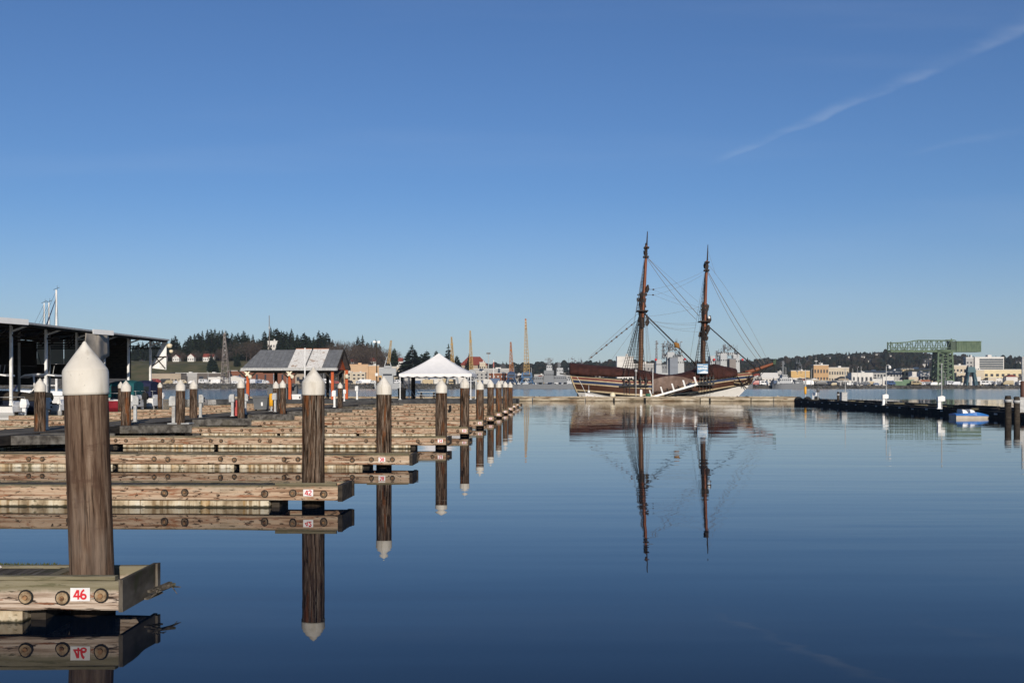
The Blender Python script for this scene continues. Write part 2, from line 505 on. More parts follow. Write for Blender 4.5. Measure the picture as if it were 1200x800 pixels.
def bolt_mesh():
    mb = MB()
    n = 14
    for (r, y0, y1, mi) in ((.060, -.004, .0, 2), (.047, -.016, -.004, 0), (.019, -.030, -.016, 1)):  # black disc behind the washer draws its shaded recess
        pr = [(r * math.cos(2 * math.pi * k / n), r * math.sin(2 * math.pi * k / n)) for k in range(n)]
        mb.prism(pr, y0, y1, mi)
    return mb.mesh('bolt', [m_washer, m_bolt, m_black])


BOLT = bolt_mesh()
m_washer_dark = M('dark_rusted_washer', [(.35, (.05, .032, .02)), (.65, (.17, .12, .075))], (20, 20, 20), 4, .85)
BOLT_DARK = BOLT.copy(); BOLT_DARK.materials[0] = m_washer_dark


def arc(cx, cy, rx, ry, a0, a1, n=14): return [(cx + rx * math.cos(R(a0 + (a1 - a0) * i / n)), cy + ry * math.sin(R(a0 + (a1 - a0) * i / n))) for i in range(n + 1)]


# bold condensed digits drawn as strokes on a 0.6 x 1 cell, as painted on the dock plates
GLYPH = {'0': [arc(.3, .5, .20, .41, 0, 360, 28)], '1': [[(.12, .78), (.34, .92), (.34, .0)]],
         '2': [arc(.3, .70, .20, .21, 170, -35, 16) + [(.11, .09), (.53, .09)]], '3': [arc(.28, .71, .20, .20, 160, -85, 14), arc(.28, .29, .21, .21, 85, -160, 14)],
         '4': [[(.43, .0), (.43, .92)], [(.38, .90), (.10, .30), (.58, .30)]], '6': [arc(.3, .28, .19, .20, 0, 360, 24), arc(.42, .36, .32, .56, 100, 190, 10)],
         '8': [arc(.3, .72, .17, .19, 0, 360, 22), arc(.3, .28, .20, .20, 0, 360, 22)]}


def text_mesh(s, h):
    mb = MB(); k = 0; w = .098 * h
    for ci, ch in enumerate(s):
        ox = (ci - (len(s) - 1) / 2) * .72 * h - .3 * h
        for st in GLYPH[ch]:
            pts = [Vector((ox + (.3 + (x - .3) * 1.3) * h, (y - .48) * h, 0)) for x, y in st]; z = .0010 + .0005 * k; k += 1; secs = []
            for i, p_ in enumerate(pts):
                d0 = (p_ - pts[i - 1]).normalized() if i else None; d1 = (pts[i + 1] - p_).normalized() if i < len(pts) - 1 else None
                d0 = d0 or d1; d1 = d1 or d0; n0 = Vector((-d0.y, d0.x, 0)); n1 = Vector((-d1.y, d1.x, 0)); m = (n0 + n1)
                m = m.normalized() * min(1.8, 1 / max(.4, m.normalized().dot(n0))) if m.length > .05 else n0
                a_, b_ = p_ + m * w, p_ - m * w
                secs.append([(a_.x, a_.y, 0), (b_.x, b_.y, 0), (b_.x, b_.y, z), (a_.x, a_.y, z)])
            mb.loft(secs, 0)
    return mb.mesh('number', m_red)


plate_mb = MB().box(-.077, .077, -.004, 0, -.052, .052).mesh('number_plate', m_plate)
flo_seg = None


def finger(v, num, pile_u, length, seg_seed, near=False, label=None, group='finger docks along the walkway', mirror=False):
    """local x runs from the root (0) to the tip (length); y from the front face back; z is height over the water"""
    r = random.Random(seg_seed)
    t = thing('finger_dock', label, 'dock', G(ROOT if not mirror else -29.45, v), GR, group)
    if near: t.location = (-3.09 - length, 8.53, 0); t.rotation_euler = (0, 0, 0)
    if not near: t.location.z = r.uniform(-.012, .012); t.rotation_euler[1] = R(r.uniform(-.08, .08))
    seg = 60 if near else 20
    fm = m_fascia_near if near else m_fascia
    x_s = 0.0 if mirror else 1.2
    MB().timber(x_s, length - .02, -.10, 0, .105, .335, seg, .004 if near else .003, .012, r).build('front_timber', fm, t)
    MB().timber(x_s, length - .02, FW, FW + .08, .105, .33, seg, .003, .012, r).build('rear_timber', fm, t)
    well = (length - .62 if near else length - .93) if not mirror else length - .8
    mb = MB()
    n = int(well / .145)
    for i in range(n):
        x = .1 + i * .145; dz = r.uniform(-.004, .004)
        mb.box(x, x + .138, .003, FW - .003, .275, .312 + dz)
    mb.build('deck', m_deckwood, t)
    kn = MB()                                                   # triangular gussets where finger meets walkway
    for s in (-1, 1):
        y0, y1 = (-.06, -1.1) if s < 0 else (FW + .05, FW + 1.1)
        kn.prism([(.03, y0), (2.4, y0), (2.4, y0 + .06 * s), (.03, y1)], .13, .40, axis='z')
    if not mirror: kn.build('gusset', m_deckgrey, t)
    mb = MB().timber(well - .1, well - .02, .02, FW - .02, .12, .325, 4, .002, .01, r)
    mb.build('well_board', m_fascia, t)
    mb = MB().box(length - .02, length + (.012 if near else .05), -.098 if near else -.11, FW + .09, .09, .345)
    mb.box(length + (.014 if near else .05), length + (.035 if near else .075), FW + .03, FW + .10, .1, .345)
    mb.build('end_board', m_dark if not near else m_deckwood, t)
    if num is not None:                                         # curb board on top of the front face at the pile
        MB().timber(length - 1.0, length - .05, -.095, -.02, .338, .372, 8, .002, .006, r).build('curb_board', fm, t)
    # floats, dark saddle blocks between them
    x = (.4 if mirror else 3.0) + r.uniform(-.4, .3); fl = []
    nf = max(1, round((well - .18 - x) / 2.65)); lf = (well - .18 - x) / nf - .13
    for _f in range(nf):
        x1 = x + lf + (.13 if _f == nf - 1 else 0)
        fb = MB().timber(x, x1, -.055, FW + .03, -.5, .098, 10, .002, .012, r)
        fl.append(fb.build('float', m_concrete, t)); x = x1 + .13
    sb = MB()
    for f_x in [2.7, well - .10]:
        sb.box(f_x - .06, f_x + .06, .05, FW - .05, -.02, .27)
    sb.beam((1.2, FW / 2, .2), (length - .9, FW / 2, .2), .2, .12)
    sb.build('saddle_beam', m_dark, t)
    if near: pile_u = ROOT + 12.53
    bx = [pile_u - ROOT + q for q in (-.66, -.22, .26)] if num is not None else []
    if near: bx = [pile_u - ROOT + q for q in (-.36, -.07, .235)]
    xx = (bx[0] if bx else length) - 1.25
    while xx > (.4 if mirror else 2.2):
        bx += [xx, xx - .32]; xx -= 1.55 + r.uniform(-.12, .12)
    for q in bx:
        put('bolt', BOLT if near else BOLT_DARK, t, (q, -.1035, .215 + r.uniform(-.012, .012)), (0, r.uniform(0, 6), 0))
    if num is not None:
        px_ = pile_u - ROOT + (.07 if near else .02)
        pl = put('number_plate', plate_mb, t, (px_, -.1045, .225 if not near else .232))
        nm = put('number', text_mesh(str(num), .082), pl, (0, -.0045, 0), (R(90), 0, 0))
        nm.scale = (.92, 1.0, 1)
    return t


END_PX = [(108, 8.87), (367, 16.42), (450, 24.6), (517, 32.0), (544.5, 39.95), (562.5, 47.8), (575, 55.7), (584.5, 63.5), (592, 71.5), (598, 79.4)]
END_PX = [(a, b if k == 0 else (FV[k] + .31) / (GC + (a - 600) / F * GS)) for k, (a, b) in enumerate(END_PX)]   # the pile stands in the well, behind the front timber
PILE_U = [uv_of(a, b)[0] for a, b in END_PX]
for k in range(12):
    pu = PILE_U[k] if k < len(PILE_U) else -3.7
    finger(FV[k], NUM[k], pu, TIP - ROOT, 100 + k, near=(k == 0),
           label='weathered finger dock of bolted timbers bearing the red number %d' % NUM[k])
for k in range(3, 12):
    finger(FV[k] + .3, None, 0, 10.9, 300 + k, group='finger docks facing the covered moorage',
           mirror=True, label='unnumbered timber finger dock between the walkway and covered moorage')


# splintered end of dock 46: broken strips caught at the tip
def splinters():
    t = thing('driftwood_splinter', 'broken wood splinters snagged on the end of dock 46', 'driftwood', G(TIP - .02, 8.9, .2), GR)
    mb = MB(); r = random.Random(5)
    mb.beam((-.02, -.2, .02), (.1, .15, .07), .05, .035); mb.beam((0, -.05, .04), (.16, .12, .06), .035, .03)
    mb.tube([(.02, -.25, -.04), (.08, -.1, .02), (.12, .1, .03), (.20, .2, .0)], [.012, .02, .018, .006], 5)
    mb.tube([(.1, .1, .05), (.16, .05, .02), (.22, .02, -.06)], [.008, .007, .004], 5)
    mb.beam((-.02, -.3, -.06), (.05, -.02, -.03), .05, .02)
    for i in range(6):
        x = r.uniform(0, .1); y = r.uniform(-.2, .15)
        mb.beam((x, y, .05), (x + r.uniform(.02, .08), y + r.uniform(-.08, .08), .05 + r.uniform(-.05, .03)), .012, .008)
    mb.build('splinter', m_deckwood, t); t.scale = (.75, .7, .6); t.location.z = .15


splinters()


def shell():
    t = thing('shell_fragment', 'small broken pale shell lying on the deck of dock 46', 'shell', G(-4.85, 8.98, .314), GR)
    r = random.Random(9); mb = MB()
    for i in range(5):
        c = Vector((r.uniform(-.05, .05), r.uniform(-.03, .03), .004))
        secs = []
        for a in range(4):
            q = a / 3; rr = .03 * math.cos(q * 1.4)
            secs.append([(c.x + rr * math.cos(w) * 1.1, c.y + rr * math.sin(w) * .8, c.z + .022 * math.sin(q * 1.5)) for w in [k * math.pi / 4 for k in range(8)]])
        mb.loft(secs, 0)
    mb.build('shell_pieces', flat('bleached_shell', (.62, .56, .48), .6), t)


shell()


def moss():
    r = random.Random(15); mb = MB()
    for i in range(900):
        u = r.uniform(-6.2, -4.35); y = FW - .02 - abs(r.gauss(0, .035)) if r.random() < .75 else r.uniform(.0, .08)
        b = G(u, 8.53 + y, .312); h = r.uniform(.006, .03); w = .006
        a = r.uniform(0, 6.28); dx = Vector((math.cos(a) * w, math.sin(a) * w, 0))
        mb.add([b - dx, b + dx, b + Vector((r.uniform(-.012, .012), r.uniform(-.012, .012), h))], [(0, 1, 2)])
    tag(mb.build('moss', flat('moss_green', (.07, .08, .018), .9)), 'green moss tufts growing along the deck edge of dock 46', 'moss', kind='stuff')


moss()


# ------------------------------------------------------------------ piles
def pile_mesh(r, ztop, grey, seed):
    rg = random.Random(seed); mb = MB()
    prof = []
    n = 26
    for i in range(n + 1):
        z = -1.6 + (ztop + 1.6) * i / n
        prof.append((r * (1.02 - .03 * i / n), z))
    mb.lathe(prof, 28, jit=.014, rg=rg)
    return mb.mesh('shaft', m_pile_grey if grey else m_pile)


def cap_mesh(r, h_skirt=.178, h=.43):
    R1 = r * 1.035
    pr = [(R1 * 1.005, -h_skirt * .1), (R1, .004), (R1, h_skirt - .008), (R1 * .985, h_skirt), (R1 * .99, h_skirt + .003), (R1 * .965, h_skirt + .014), (R1 * .955, h_skirt + .018),
          (R1 * .77, h_skirt + .066), (R1 * .53, h_skirt + .126), (R1 * .29, h_skirt + .184), (R1 * .13, h - .028), (R1 * .075, h - .010), (.0005, h)]
    return MB().lathe(pr, 36).mesh('cap', m_cap)


PM = [pile_mesh(.178, 1.84, False, s) for s in range(4)]
CM = [cap_mesh(.178), cap_mesh(.178, .17, .41)]


def pile(px, d, ytip, label, i=0, group=None, tilt=(0, 0), radius=.178, grey=False):
    p = P(px, HY, d); ztip = CAMZ - (ytip - HY) / F * d
    t = thing('timber_pile', label, 'pile', (p.x, d, 0), rnd.uniform(0, 6.28) if not tilt[0] else 0, group)
    if grey: s = put('shaft', pile_mesh(.178, 1.84, True, 77), t)
    else: s = put('shaft', PM[i % 4], t)
    c = put('cap', CM[i % 2], t, (0, 0, ztip - .425 + .0))
    s.location.z = (ztip - .425 + .04) - 1.84
    k = radius / .178
    s.scale = (k, k, 1); c.scale = (k, k, 1)
    t.rotation_euler[0] = tilt[1]; t.rotation_euler[1] = tilt[0]
    return t


pile(109.5, 8.87, 400, 'thick greyed timber pile with white cone cap rising through dock 46', 0, 'end piles of the finger docks', (-R(1.9), 0), .176, True)
TIPS = [430, 440, 443.5, 441, 445, 444, 445.5, 446, 447]
for k, ((px, d), yt) in enumerate(zip(END_PX[1:], TIPS)):
    pile(px, d, yt, 'dark timber pile with white cone cap standing at the end of dock %d' % NUM[k + 1], k, 'end piles of the finger docks',
         (R(rnd.uniform(-.3, .3)), R(rnd.uniform(-.4, .4))) if k else (R(.1), 0), .176)

GPW = 'piles along the walkway'
for i, (px, by, yt, lab) in enumerate([
    (47, 505, 443, 'lone capped timber pile beside a grey service pedestal in front of the moored boats'),
    (147.5, 498, 445, 'capped timber pile on the walkway just past the big grey pile'),
    (211, 496.5, 444.5, 'capped timber pile standing on a pale base plate on the walkway'),
    (226.5, 489.5, 444.5, 'capped timber pile close behind the one on the pale base plate'),
    (282.5, 487.5, 444, 'capped timber pile beside the pedestal with a red strip'),
    (323.5, 482, 446, 'capped timber pile just behind the yellow hose cover'),
    (331.5, 483.5, 445, 'capped timber pile just past the yellow hose cover, nearer the pavilion post'),
    (398.5, 477, 447.5, 'small capped timber pile under the eave end of the grey roofed pavilion')]):
    d = F * (CAMZ - .42) / (by - HY)
    pile(px, d, yt, lab, i, GPW, (R(rnd.uniform(-.5, .5)), R(rnd.uniform(-.5, .5))))
for i, (px, d, yt, lab) in enumerate([
    (141.5, 72, 447, 'capped timber pile half hidden behind a nearer pile by the maroon boat'),
    (187.5, 84, 447.5, 'capped timber pile right of the boat with the navy canvas')]):
    pile(px, d, yt, lab, i, 'piles by the covered moorage')


# ------------------------------------------------------------------ walkway and cross dock
def dock_run(name, label, u0, u1, v0, v1, ztop, zb, axis, deckmat, facemat, group=None, zf=.06, fl=True):
    """a straight dock; planks across it, side timbers, floats. axis 'v' runs away from the camera, 'u' across"""
    t = thing(name, label, 'dock', G(u0, v0), GR, group)
    Lu, Lv = u1 - u0, v1 - v0
    mb = MB(); r = random.Random(int(v0 * 7))
    if axis == 'v':
        n = int(Lv / .3)
        for i in range(n): mb.box(.02, Lu - .02, i * .3, i * .3 + .285, ztop - .05, ztop + r.uniform(-.006, .006))
    else:
        n = int(Lu / .3)
        for i in range(n): mb.box(i * .3, i * .3 + .285, .02, Lv - .02, ztop - .05, ztop + r.uniform(-.006, .006))
    mb.build('deck', deckmat, t)
    if axis == 'v':
        for x in (-.1, Lu): 
            b = MB().timber(0, Lv, 0, .1, zb, ztop + .01, 40, .005, .015, r).build('side_timber', facemat, t)
            b.rotation_euler = (0, 0, R(90)); b.location = (x + .1, 0, 0)
    else:
        for y in (-.1, Lv): MB().timber(0, Lu, y, y + .1, zb, ztop + .01, 40, .005, .015, r).build('side_timber', facemat, t)
    if fl:
        k = 0; q = .3; Lx = Lv if axis == 'v' else Lu
        while q < Lx - 1:
            e = min(q + 3.2, Lx - .2)
            mb = MB()
            if axis == 'v': mb.box(.15, Lu - .15, q, e, -.5, zf)
            else: mb.box(q, e, .06, Lv - .06, -.5, zf)
            mb.build('float', m_concrete, t); q = e + .25
        bb = MB()
        if axis == 'v': bb.box(.2, Lu - .2, .1, Lv - .1, zf + .004, ztop - .06)
        else: bb.box(.1, Lu - .1, .2, Lv - .2, zf + .004, ztop - .06)
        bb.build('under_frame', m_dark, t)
    return t


dock_run('main_walkway', 'long dark weathered plank walkway lined with capped piles and pedestals', -18.5, ROOT - .1, 20, 104.3, .42, .13, 'v', m_deckgrey, m_dark)
m_asph = M('dark_dock_surface', [(.3, (.035, .036, .038)), (.7, (.07, .07, .07))], (2, 2, 2), 5, .9)
dock_run('cross_dock', 'dark cross dock carrying the white tent and the grey roofed pavilion', -34, -4.2, 104.6, 113.5, .60, .12, 'u', m_asph, m_asph)
m_log = M('pale_breakwater_concrete', [(.25, (.10, .07, .04)), (.45, (.36, .29, .20)), (.65, (.50, .43, .32)), (.8, (.58, .52, .42))],  # pale concrete, its own colour
          (.5, 6, 2.2), 6, .9, .01, (2, 6, 6), .4, spots=[((.7, 3, 5), .58, .72, (.14, .07, .03), .7), ((.3, 2, 8), .6, .7, (.05, .04, .02), .6)],
          zband=[(.12, .02, .15, (.06, .045, .02), .9)])


def breakwater():
    t = thing('floating_breakwater', 'long pale floating breakwater that the two masted ship lies behind', 'breakwater', G(-43, 138), GR)
    r = random.Random(4); x = 0; Lx = 43 + 36.2 - 5.6
    while x < Lx:
        x1 = min(x + r.uniform(5.5, 7.5), Lx)
        MB().timber(x, x1, 0, 2.6, -.5, .44, 8, .012, .05, r).build('float', m_log, t)
        x = x1 + .12
    for y in (-.04, 2.45):
        x = 0
        while x < Lx - .5:
            x1 = min(x + r.uniform(3, 6), Lx)
            MB().timber(x, x1 - .08, y, y + .22, .445, .60 + r.uniform(-.03, .03), 6, .01, .03, r).build('curb_timber', m_log, t)
            x = x1
    for i in range(34):
        q = r.uniform(.5, Lx - .6); w_ = r.uniform(.15, .5); y_ = r.uniform(.25, 1.2)
        MB().loft([[(q, y_, .44), (q + w_, y_, .44), (q + w_, y_ + .3, .44), (q, y_ + .3, .44)], [(q + .04, y_ + .03, .62 + r.uniform(0, .12)), (q + w_ - .05, y_ + .03, .62), (q + w_ - .05, y_ + .25, .62), (q + .04, y_ + .25, .62)]]).build('cleat_block', r.choice([m_dark, m_log, m_dark, m_fascia]), t)
    db = MB()
    for i in range(4): 
        q = r.uniform(1, Lx - 1); db.box(q, q + .22, -.1, -.05, .02, .42)
    db.build('rubber_pad', m_black, t)


breakwater()


# ------------------------------------------------------------------ dock furniture
def pedestal_proto():
    t = thing('service_pedestal', 'x', 'pedestal')
    MB().box(-.06, .06, -.05, .05, 0, 1.0).box(-.10, .10, -.08, .08, -.0, .02).build('post', m_steel, t)
    h = MB().prism([(-.09, .70), (.16, .70), (.16, .98), (.10, 1.08), (-.09, 1.08)], -.10, .10, axis='y').build('head', m_steel, t)
    k = MB()
    for z in (.77, .90):
        n = 10
        k.prism([(-.035 * math.sin(2 * math.pi * i / n), z + .035 * math.cos(2 * math.pi * i / n)) for i in range(n)], .160, .20, axis='x')
    k.build('socket', m_black, h)
    return t


ped0 = pedestal_proto(); used = [0]


def pedestal(px, by, lab, ztop=.42, rz=0.0, mat=None, sc=1.0, group='service pedestals along the walkway', d=None):
    d = d or F * (CAMZ - ztop) / (by - HY); p = P(px, HY, d)
    r = dup(ped0, (p.x, d, ztop), rz, lab, group, (sc, sc, sc))
    if mat:
        for c in kids(r):
            c.data = c.data.copy(); c.data.materials[0] = mat
    return r


GPL = 'service pedestals along the walkway'
pedestal(54, 503.5, 'grey service pedestal right beside the lone pile in front of the moored boats')
pedestal(158.5, 494, 'grey service pedestal standing just right of the first walkway pile past the big grey pile')
pedestal(203.5, 496, 'grey service pedestal touching the pile on the pale base plate', rz=math.pi)
pedestal(235, 489, 'grey service pedestal just right of the pair of walkway piles')
p1 = pedestal(272.5, 487.5, 'grey service pedestal with a red strip beside it, by the walkway pile', rz=math.pi)
pedestal(287.5, 485, 'grey service pedestal directly between a capped pile and the grey wheeled bin')
pedestal(322.5, 482.5, 'grey service pedestal beside the yellow hose cover', rz=math.pi)
pedestal(392, 477, 'white service pedestal with red base under the pavilion eave', .42, math.pi, m_white, 1.1)
pedestal(403.5, 470, 'white service pedestal at the right rear post of the pavilion', .6, 0, m_white, .95)
pedestal(418.5, 472.5, 'white service pedestal standing alone between the pavilion and the tent', .6, math.pi, m_white, 1.25, d=105.2)
for c in list(ped0.children):
    for g in list(c.children): bpy.data.objects.remove(g)
    bpy.data.objects.remove(c)
bpy.data.objects.remove(ped0)


def onwalk(px, by, z=.42):
    d = F * (CAMZ - z) / (by - HY); p = P(px, HY, d); return (p.x, d, z)


t = thing('marker_post', 'red painted post standing between a grey pedestal and a capped pile', 'post', onwalk(276.3, 487))
MB().box(-.075, .075, -.04, .04, 0, .78).box(-.10, .10, -.06, .06, 0, .03).build('post', flat('faded_red', (.45, .07, .06), .6), t)

t = thing('base_plate', 'pale base plate around the foot of the pile on the finger root', 'plate', onwalk(212, 496.3))
MB().box(-.42, .42, -.35, -.25, .0, .035).box(-.42, .42, .25, .35, 0, .035).box(-.42, -.3, -.25, .25, 0, .035).box(.3, .42, -.25, .25, 0, .035).build('plate', m_steel, t)

t = thing('wheeled_bin', 'grey wheeled plastic bin beside the yellow hose cover', 'bin', onwalk(306.5, 481))
mb = MB(); mb.loft([[(-.36, -.3, .08), (.36, -.3, .08), (.36, .3, .08), (-.36, .3, .08)], [(-.46, -.38, .8), (.46, -.38, .8), (.46, .38, .8), (-.46, .38, .8)]])
mb.box(-.5, .5, -.41, .41, .78, .83); mb.build('bin_body', m_bin, t)
MB().loft([[(-.49, -.42, .835), (.49, -.42, .835), (.49, .42, .835), (-.49, .42, .835)], [(-.44, -.36, .90), (.44, -.36, .90), (.44, .38, .93), (-.44, .38, .93)]]).build('lid', m_bin, t)
for x in (-.33, .33): MB().prism([(.1 * math.cos(k * .63), .09 + .1 * math.sin(k * .63)) for k in range(10)], x - .04, x + .04, axis='x').build('wheel', m_black, t)
MB().box(.06, .17, -.405, -.392, .30, .52).build('sticker', m_white, t)

t = thing('hose_cover', 'yellow rounded hose cover standing beside a grey pedestal', 'hose cover', onwalk(317.8, 481.5))
MB().tube([(0, 0, .3), (0, 0, .34), (0, 0, .9), (0, 0, 1.0), (0, 0, 1.05)], [.10, .13, .13, .11, .04], 12).build('cover', m_yellow, t)
MB().tube([(0, 0, 0), (.02, .02, .3)], .05, 8).box(-.12, .12, -.12, .12, 0, .03).build('stand', m_steel, t)

t = thing('dock_box', 'white dock box at the front edge of the cross dock under the pavilion', 'dock box', (P(348, 0, 106).x, 106, .6), GR)
MB().loft([[(-.42, -.25, 0), (.42, -.25, 0), (.42, .25, 0), (-.42, .25, 0)], [(-.44, -.27, .4), (.44, -.27, .4), (.44, .27, .4), (-.44, .27, .4)]]).build('box', m_white, t)
MB().prism([(-.29, .405), (.29, .405), (.29, .48), (.1, .54), (-.29, .5)], -.46, .46, axis='x').build('lid', m_white, t)
MB().box(.28, .40, -.262, -.27, .1, .32).build('latch', m_black, t)


def fender(px, py, d):
    p = P(px, py, d); t = thing('fender', 'black fender hanging from a finger dock between end piles', 'fender', p)
    MB().tube([(0, 0, -.25), (0, 0, -.2), (0, 0, .15), (0, 0, .2)], [.03, .09, .09, .03], 10).build('fender_body', m_black, t)
    MB().tube([(0, 0, .2), (.03, .02, .38)], .012, 5).build('rope', m_black, t)


fender(527.5, 478, 71)


# ------------------------------------------------------------------ pavilion
def pavilion():
    u0, v0 = uv_of(283, 106); u1, _ = uv_of(396, 106); W_ = u1 - u0; D = 6.6
    t = thing('dock_pavilion', 'open pavilion with grey metal roof, two white roof panels and orange posts', 'pavilion', G(u0, v0, .6), GR)
    ez, rz_ = 3.70 - .6, 5.63 - .6
    mb = MB()
    # hipped left end, gabled right end
    hip = 1.0
    A = [(0, 0, ez), (W_, 0, ez), (W_, D / 2, rz_), (hip, D / 2, rz_), (0, D, ez), (W_, D, ez)]
    off = Vector((0, 0, -.14)); V = [Vector(a) for a in A]
    mb.add(V + [a + off for a in V], [(0, 1, 2, 3), (4, 3, 2, 5), (0, 3, 4), (7, 6, 9, 8), (10, 11, 8, 9), (6, 10, 9), (0, 6, 7, 1), (4, 5, 11, 10), (0, 4, 10, 6), (1, 7, 8, 2), (2, 8, 11, 5)])
    roof = mb.build('roof', m_greyroof, t)
    sl = (rz_ - ez) / (D / 2); rb = MB(); n = int(W_ / .42)
    for i in range(1, n):
        x = i * W_ / n; y1 = D / 2 - .05; y0 = .04
        if x < hip: y1 = D / 2 * x / hip - .05
        rb.beam((x, y0, ez + sl * y0 + .018), (x, y1, ez + sl * y1 + .018), .05, .045)
    rb.build('roof_seam', m_greyroof, roof)
    tr = MB(); tr.box(-.06, W_ + .06, -.10, -.004, ez - .22, ez + .03); tr.build('fascia_trim', m_steel, t)
    rk = MB()
    rk.beam((W_ + .03, -.05, ez - .02), (W_ + .03, D / 2, rz_ + .02), .06, .24); rk.beam((W_ + .03, D / 2, rz_ + .02), (W_ + .03, D + .05, ez - .02), .06, .24)
    rk.build('rake_trim', m_dark, t)
    MB().prism([(.2, ez - .1), (D - .2, ez - .1), (D / 2, rz_ - .2)], W_ - .5, W_ - .42, axis='x').build('gable_board', m_orange, t)
    # two white panels lying on the front slope
    m_panel = M('stained_white_panel', [(.3, (.66, .63, .57)), (.7, (.76, .735, .68))], (2, 2, 2), 4, .6,
                spots=[((1.6, 1.6, 1.6), .62, .7, (.30, .17, .09), .7), ((5, 5, 5), .64, .7, (.2, .13, .08), .6)])
    px2x = lambda px: (uv_of(px, 107)[0] - u0)
    for (a, b) in ((341, 360.3), (362, 380.8)):
        x0, x1 = px2x(a), px2x(b); pm = MB(); nn = Vector((0, -sl, 1)).normalized()
        q = [Vector((x, y, ez + sl * y)) for x, y in ((x0, -.06), (x1, -.06), (x1, D / 2 + .02), (x0, D / 2 + .02))]
        pm.add([p + nn * .05 for p in q] + [p + nn * .10 for p in q], [(3, 2, 1, 0), (4, 5, 6, 7), (0, 1, 5, 4), (1, 2, 6, 5), (2, 3, 7, 6), (3, 0, 4, 7)])
        pm.build('roof_panel', m_panel, t)
        fb = MB(); fb.beam(q[3] + nn * .12, q[2] + nn * .12, .06, .05); fb.build('panel_edge', flat('rusty_edge', (.4, .14, .06)), t)
    xs = [px2x(292.5), px2x(342), px2x(392)]
    lamp = flat('cream_lamp_housing', (.72, .66, .5), .5)
    for i, x in enumerate(xs):
        MB().box(x - .13, x + .13, .35, .61, 0, ez - .16).build('post', m_orange, t)
        b = MB(); b.beam((x + .1, .48, ez - 1.0), (x + 1.0, .48, ez - .2), .14); b.beam((x - .1, .48, ez - 1.0), (x - 1.0, .48, ez - .2), .14)
        b.build('brace', m_dark, t)
        if i < 2:
            l = MB(); l.beam((x - .25, .25, ez - .25), (x + .30, .2, ez - .85), .22, .2); l.beam((x + .30, .25, ez - .2), (x - .15, .2, ez - .75), .16, .14)
            l.lathe([(.01, -.2), (.17, -.15), (.2, .1), (.05, .2)], 10, (x + .3, .15, ez - .85)); l.build('floodlight', lamp, t)
    for i, px in enumerate((308, 345, 372, 388)):
        x = px2x(px) * 1.0
        MB().box(x - .14, x + .14, D - .65, D - .4, 0, ez - .1).build('post', m_dark, t)
    x = px2x(395.5)
    MB().box(x - .13, x + .13, D - .65, D - .4, 0, ez - .1).build('post', m_orange, t)
    MB().lathe([(.01, -.25), (.2, -.2), (.22, .05), (.12, .2), (.02, .25)], 10, (x + .05, D - .75, ez - .75)).build('lantern', lamp, t)
    tb = MB(); tb.box(.5, W_ - .5, .40, .56, ez - .42, ez - .16); tb.box(.5, W_ - .5, D - .6, D - .45, ez - .42, ez - .16)
    for k in range(9): tb.box(.6 + k * (W_ - 1.2) / 8, .72 + k * (W_ - 1.2) / 8, .56, D - .6, ez - .36, ez - .2)
    tb.build('tie_beam', m_dark, t)
    bn = MB(); x = px2x(318)
    bn.box(x - 1.0, x + 1.0, 3.3, 4.0, .0, 1.2); bn.box(x + 1.2, x + 2.0, 3.4, 4, 0, 1.4); bn.build('locker', m_bin, t)
    po = px2x(361.5)
    MB().tube([(po, -.25, ez - 1.2), (po, -.2, ez + 2.0)], .07, 8).build('white_conduit', m_white, t)


pavilion()


# ------------------------------------------------------------------ tent
def tent():
    u0, v0 = uv_of(467.5, 106); W_ = 7.25; D = 6.6; z0 = .6
    t = thing('event_tent', 'white pyramid topped event tent with scalloped valance on the cross dock', 'tent', G(u0, v0, z0), GR)
    ez = 3.16 - z0; pk = 5.30 - z0
    mb = MB(); N_ = 10; ring = []
    def edge(s):
        per = [(0, 0), (W_, 0), (W_, D), (0, D)]
        i = int(s) % 4; f = s - int(s); a, b = per[i], per[(i + 1) % 4]
        return Vector((a[0] + (b[0] - a[0]) * f, a[1] + (b[1] - a[1]) * f, ez))
    ns = 48; rings = []; cpt = Vector((W_ / 2, D / 2, pk))
    for k in range(N_ + 1):
        q = k / N_; row = []
        for i in range(ns):
            e = edge(i * 4 / ns); p = e.lerp(cpt, q * .985)
            f = (i * 4 / ns) % 1
            p.z -= .16 * math.sin(math.pi * q) * (1 + .4 * math.sin(math.pi * f)); row.append(p)
        rings.append(row)
    mb.loft(rings, 0, caps=False, smooth=True); mb.add(rings[-1], [tuple(range(ns))])
    mb.build('roof', m_fabric, t)
    va = MB(); sc = 40; top, bot = [], []
    for i in range(sc * 4):
        e = edge(i / sc); s = abs(math.sin(math.pi * (i % sc) / sc * 8))
        top.append(e + Vector((0, 0, -.003))); bot.append(e - Vector((0, 0, .24 + .10 * s)))
    va.loft([top, bot], 0, caps=False); va.build('valance', m_fabric, t)
    for (x, y) in ((.1, .1), (W_ - .1, .1), (W_ - .1, D - .1), (.1, D - .1)):
        MB().tube([(x, y, 0), (x, y, ez - .02)], .055, 8).box(x - .15, x + .15, y - .15, y + .15, 0, .03).build('leg', m_white, t)
    MB().tube([(.1, .1, ez - .1), (W_ - .1, .1, ez - .1)], .05, 6).tube([(.1, D - .1, ez - .1), (W_ - .1, D - .1, ez - .1)], .05, 6).build('eave_pole', m_white, t)
    MB().box(.35, .75, D - .3, D - .05, 0, 2.3).build('side_curtain', m_dark, t)


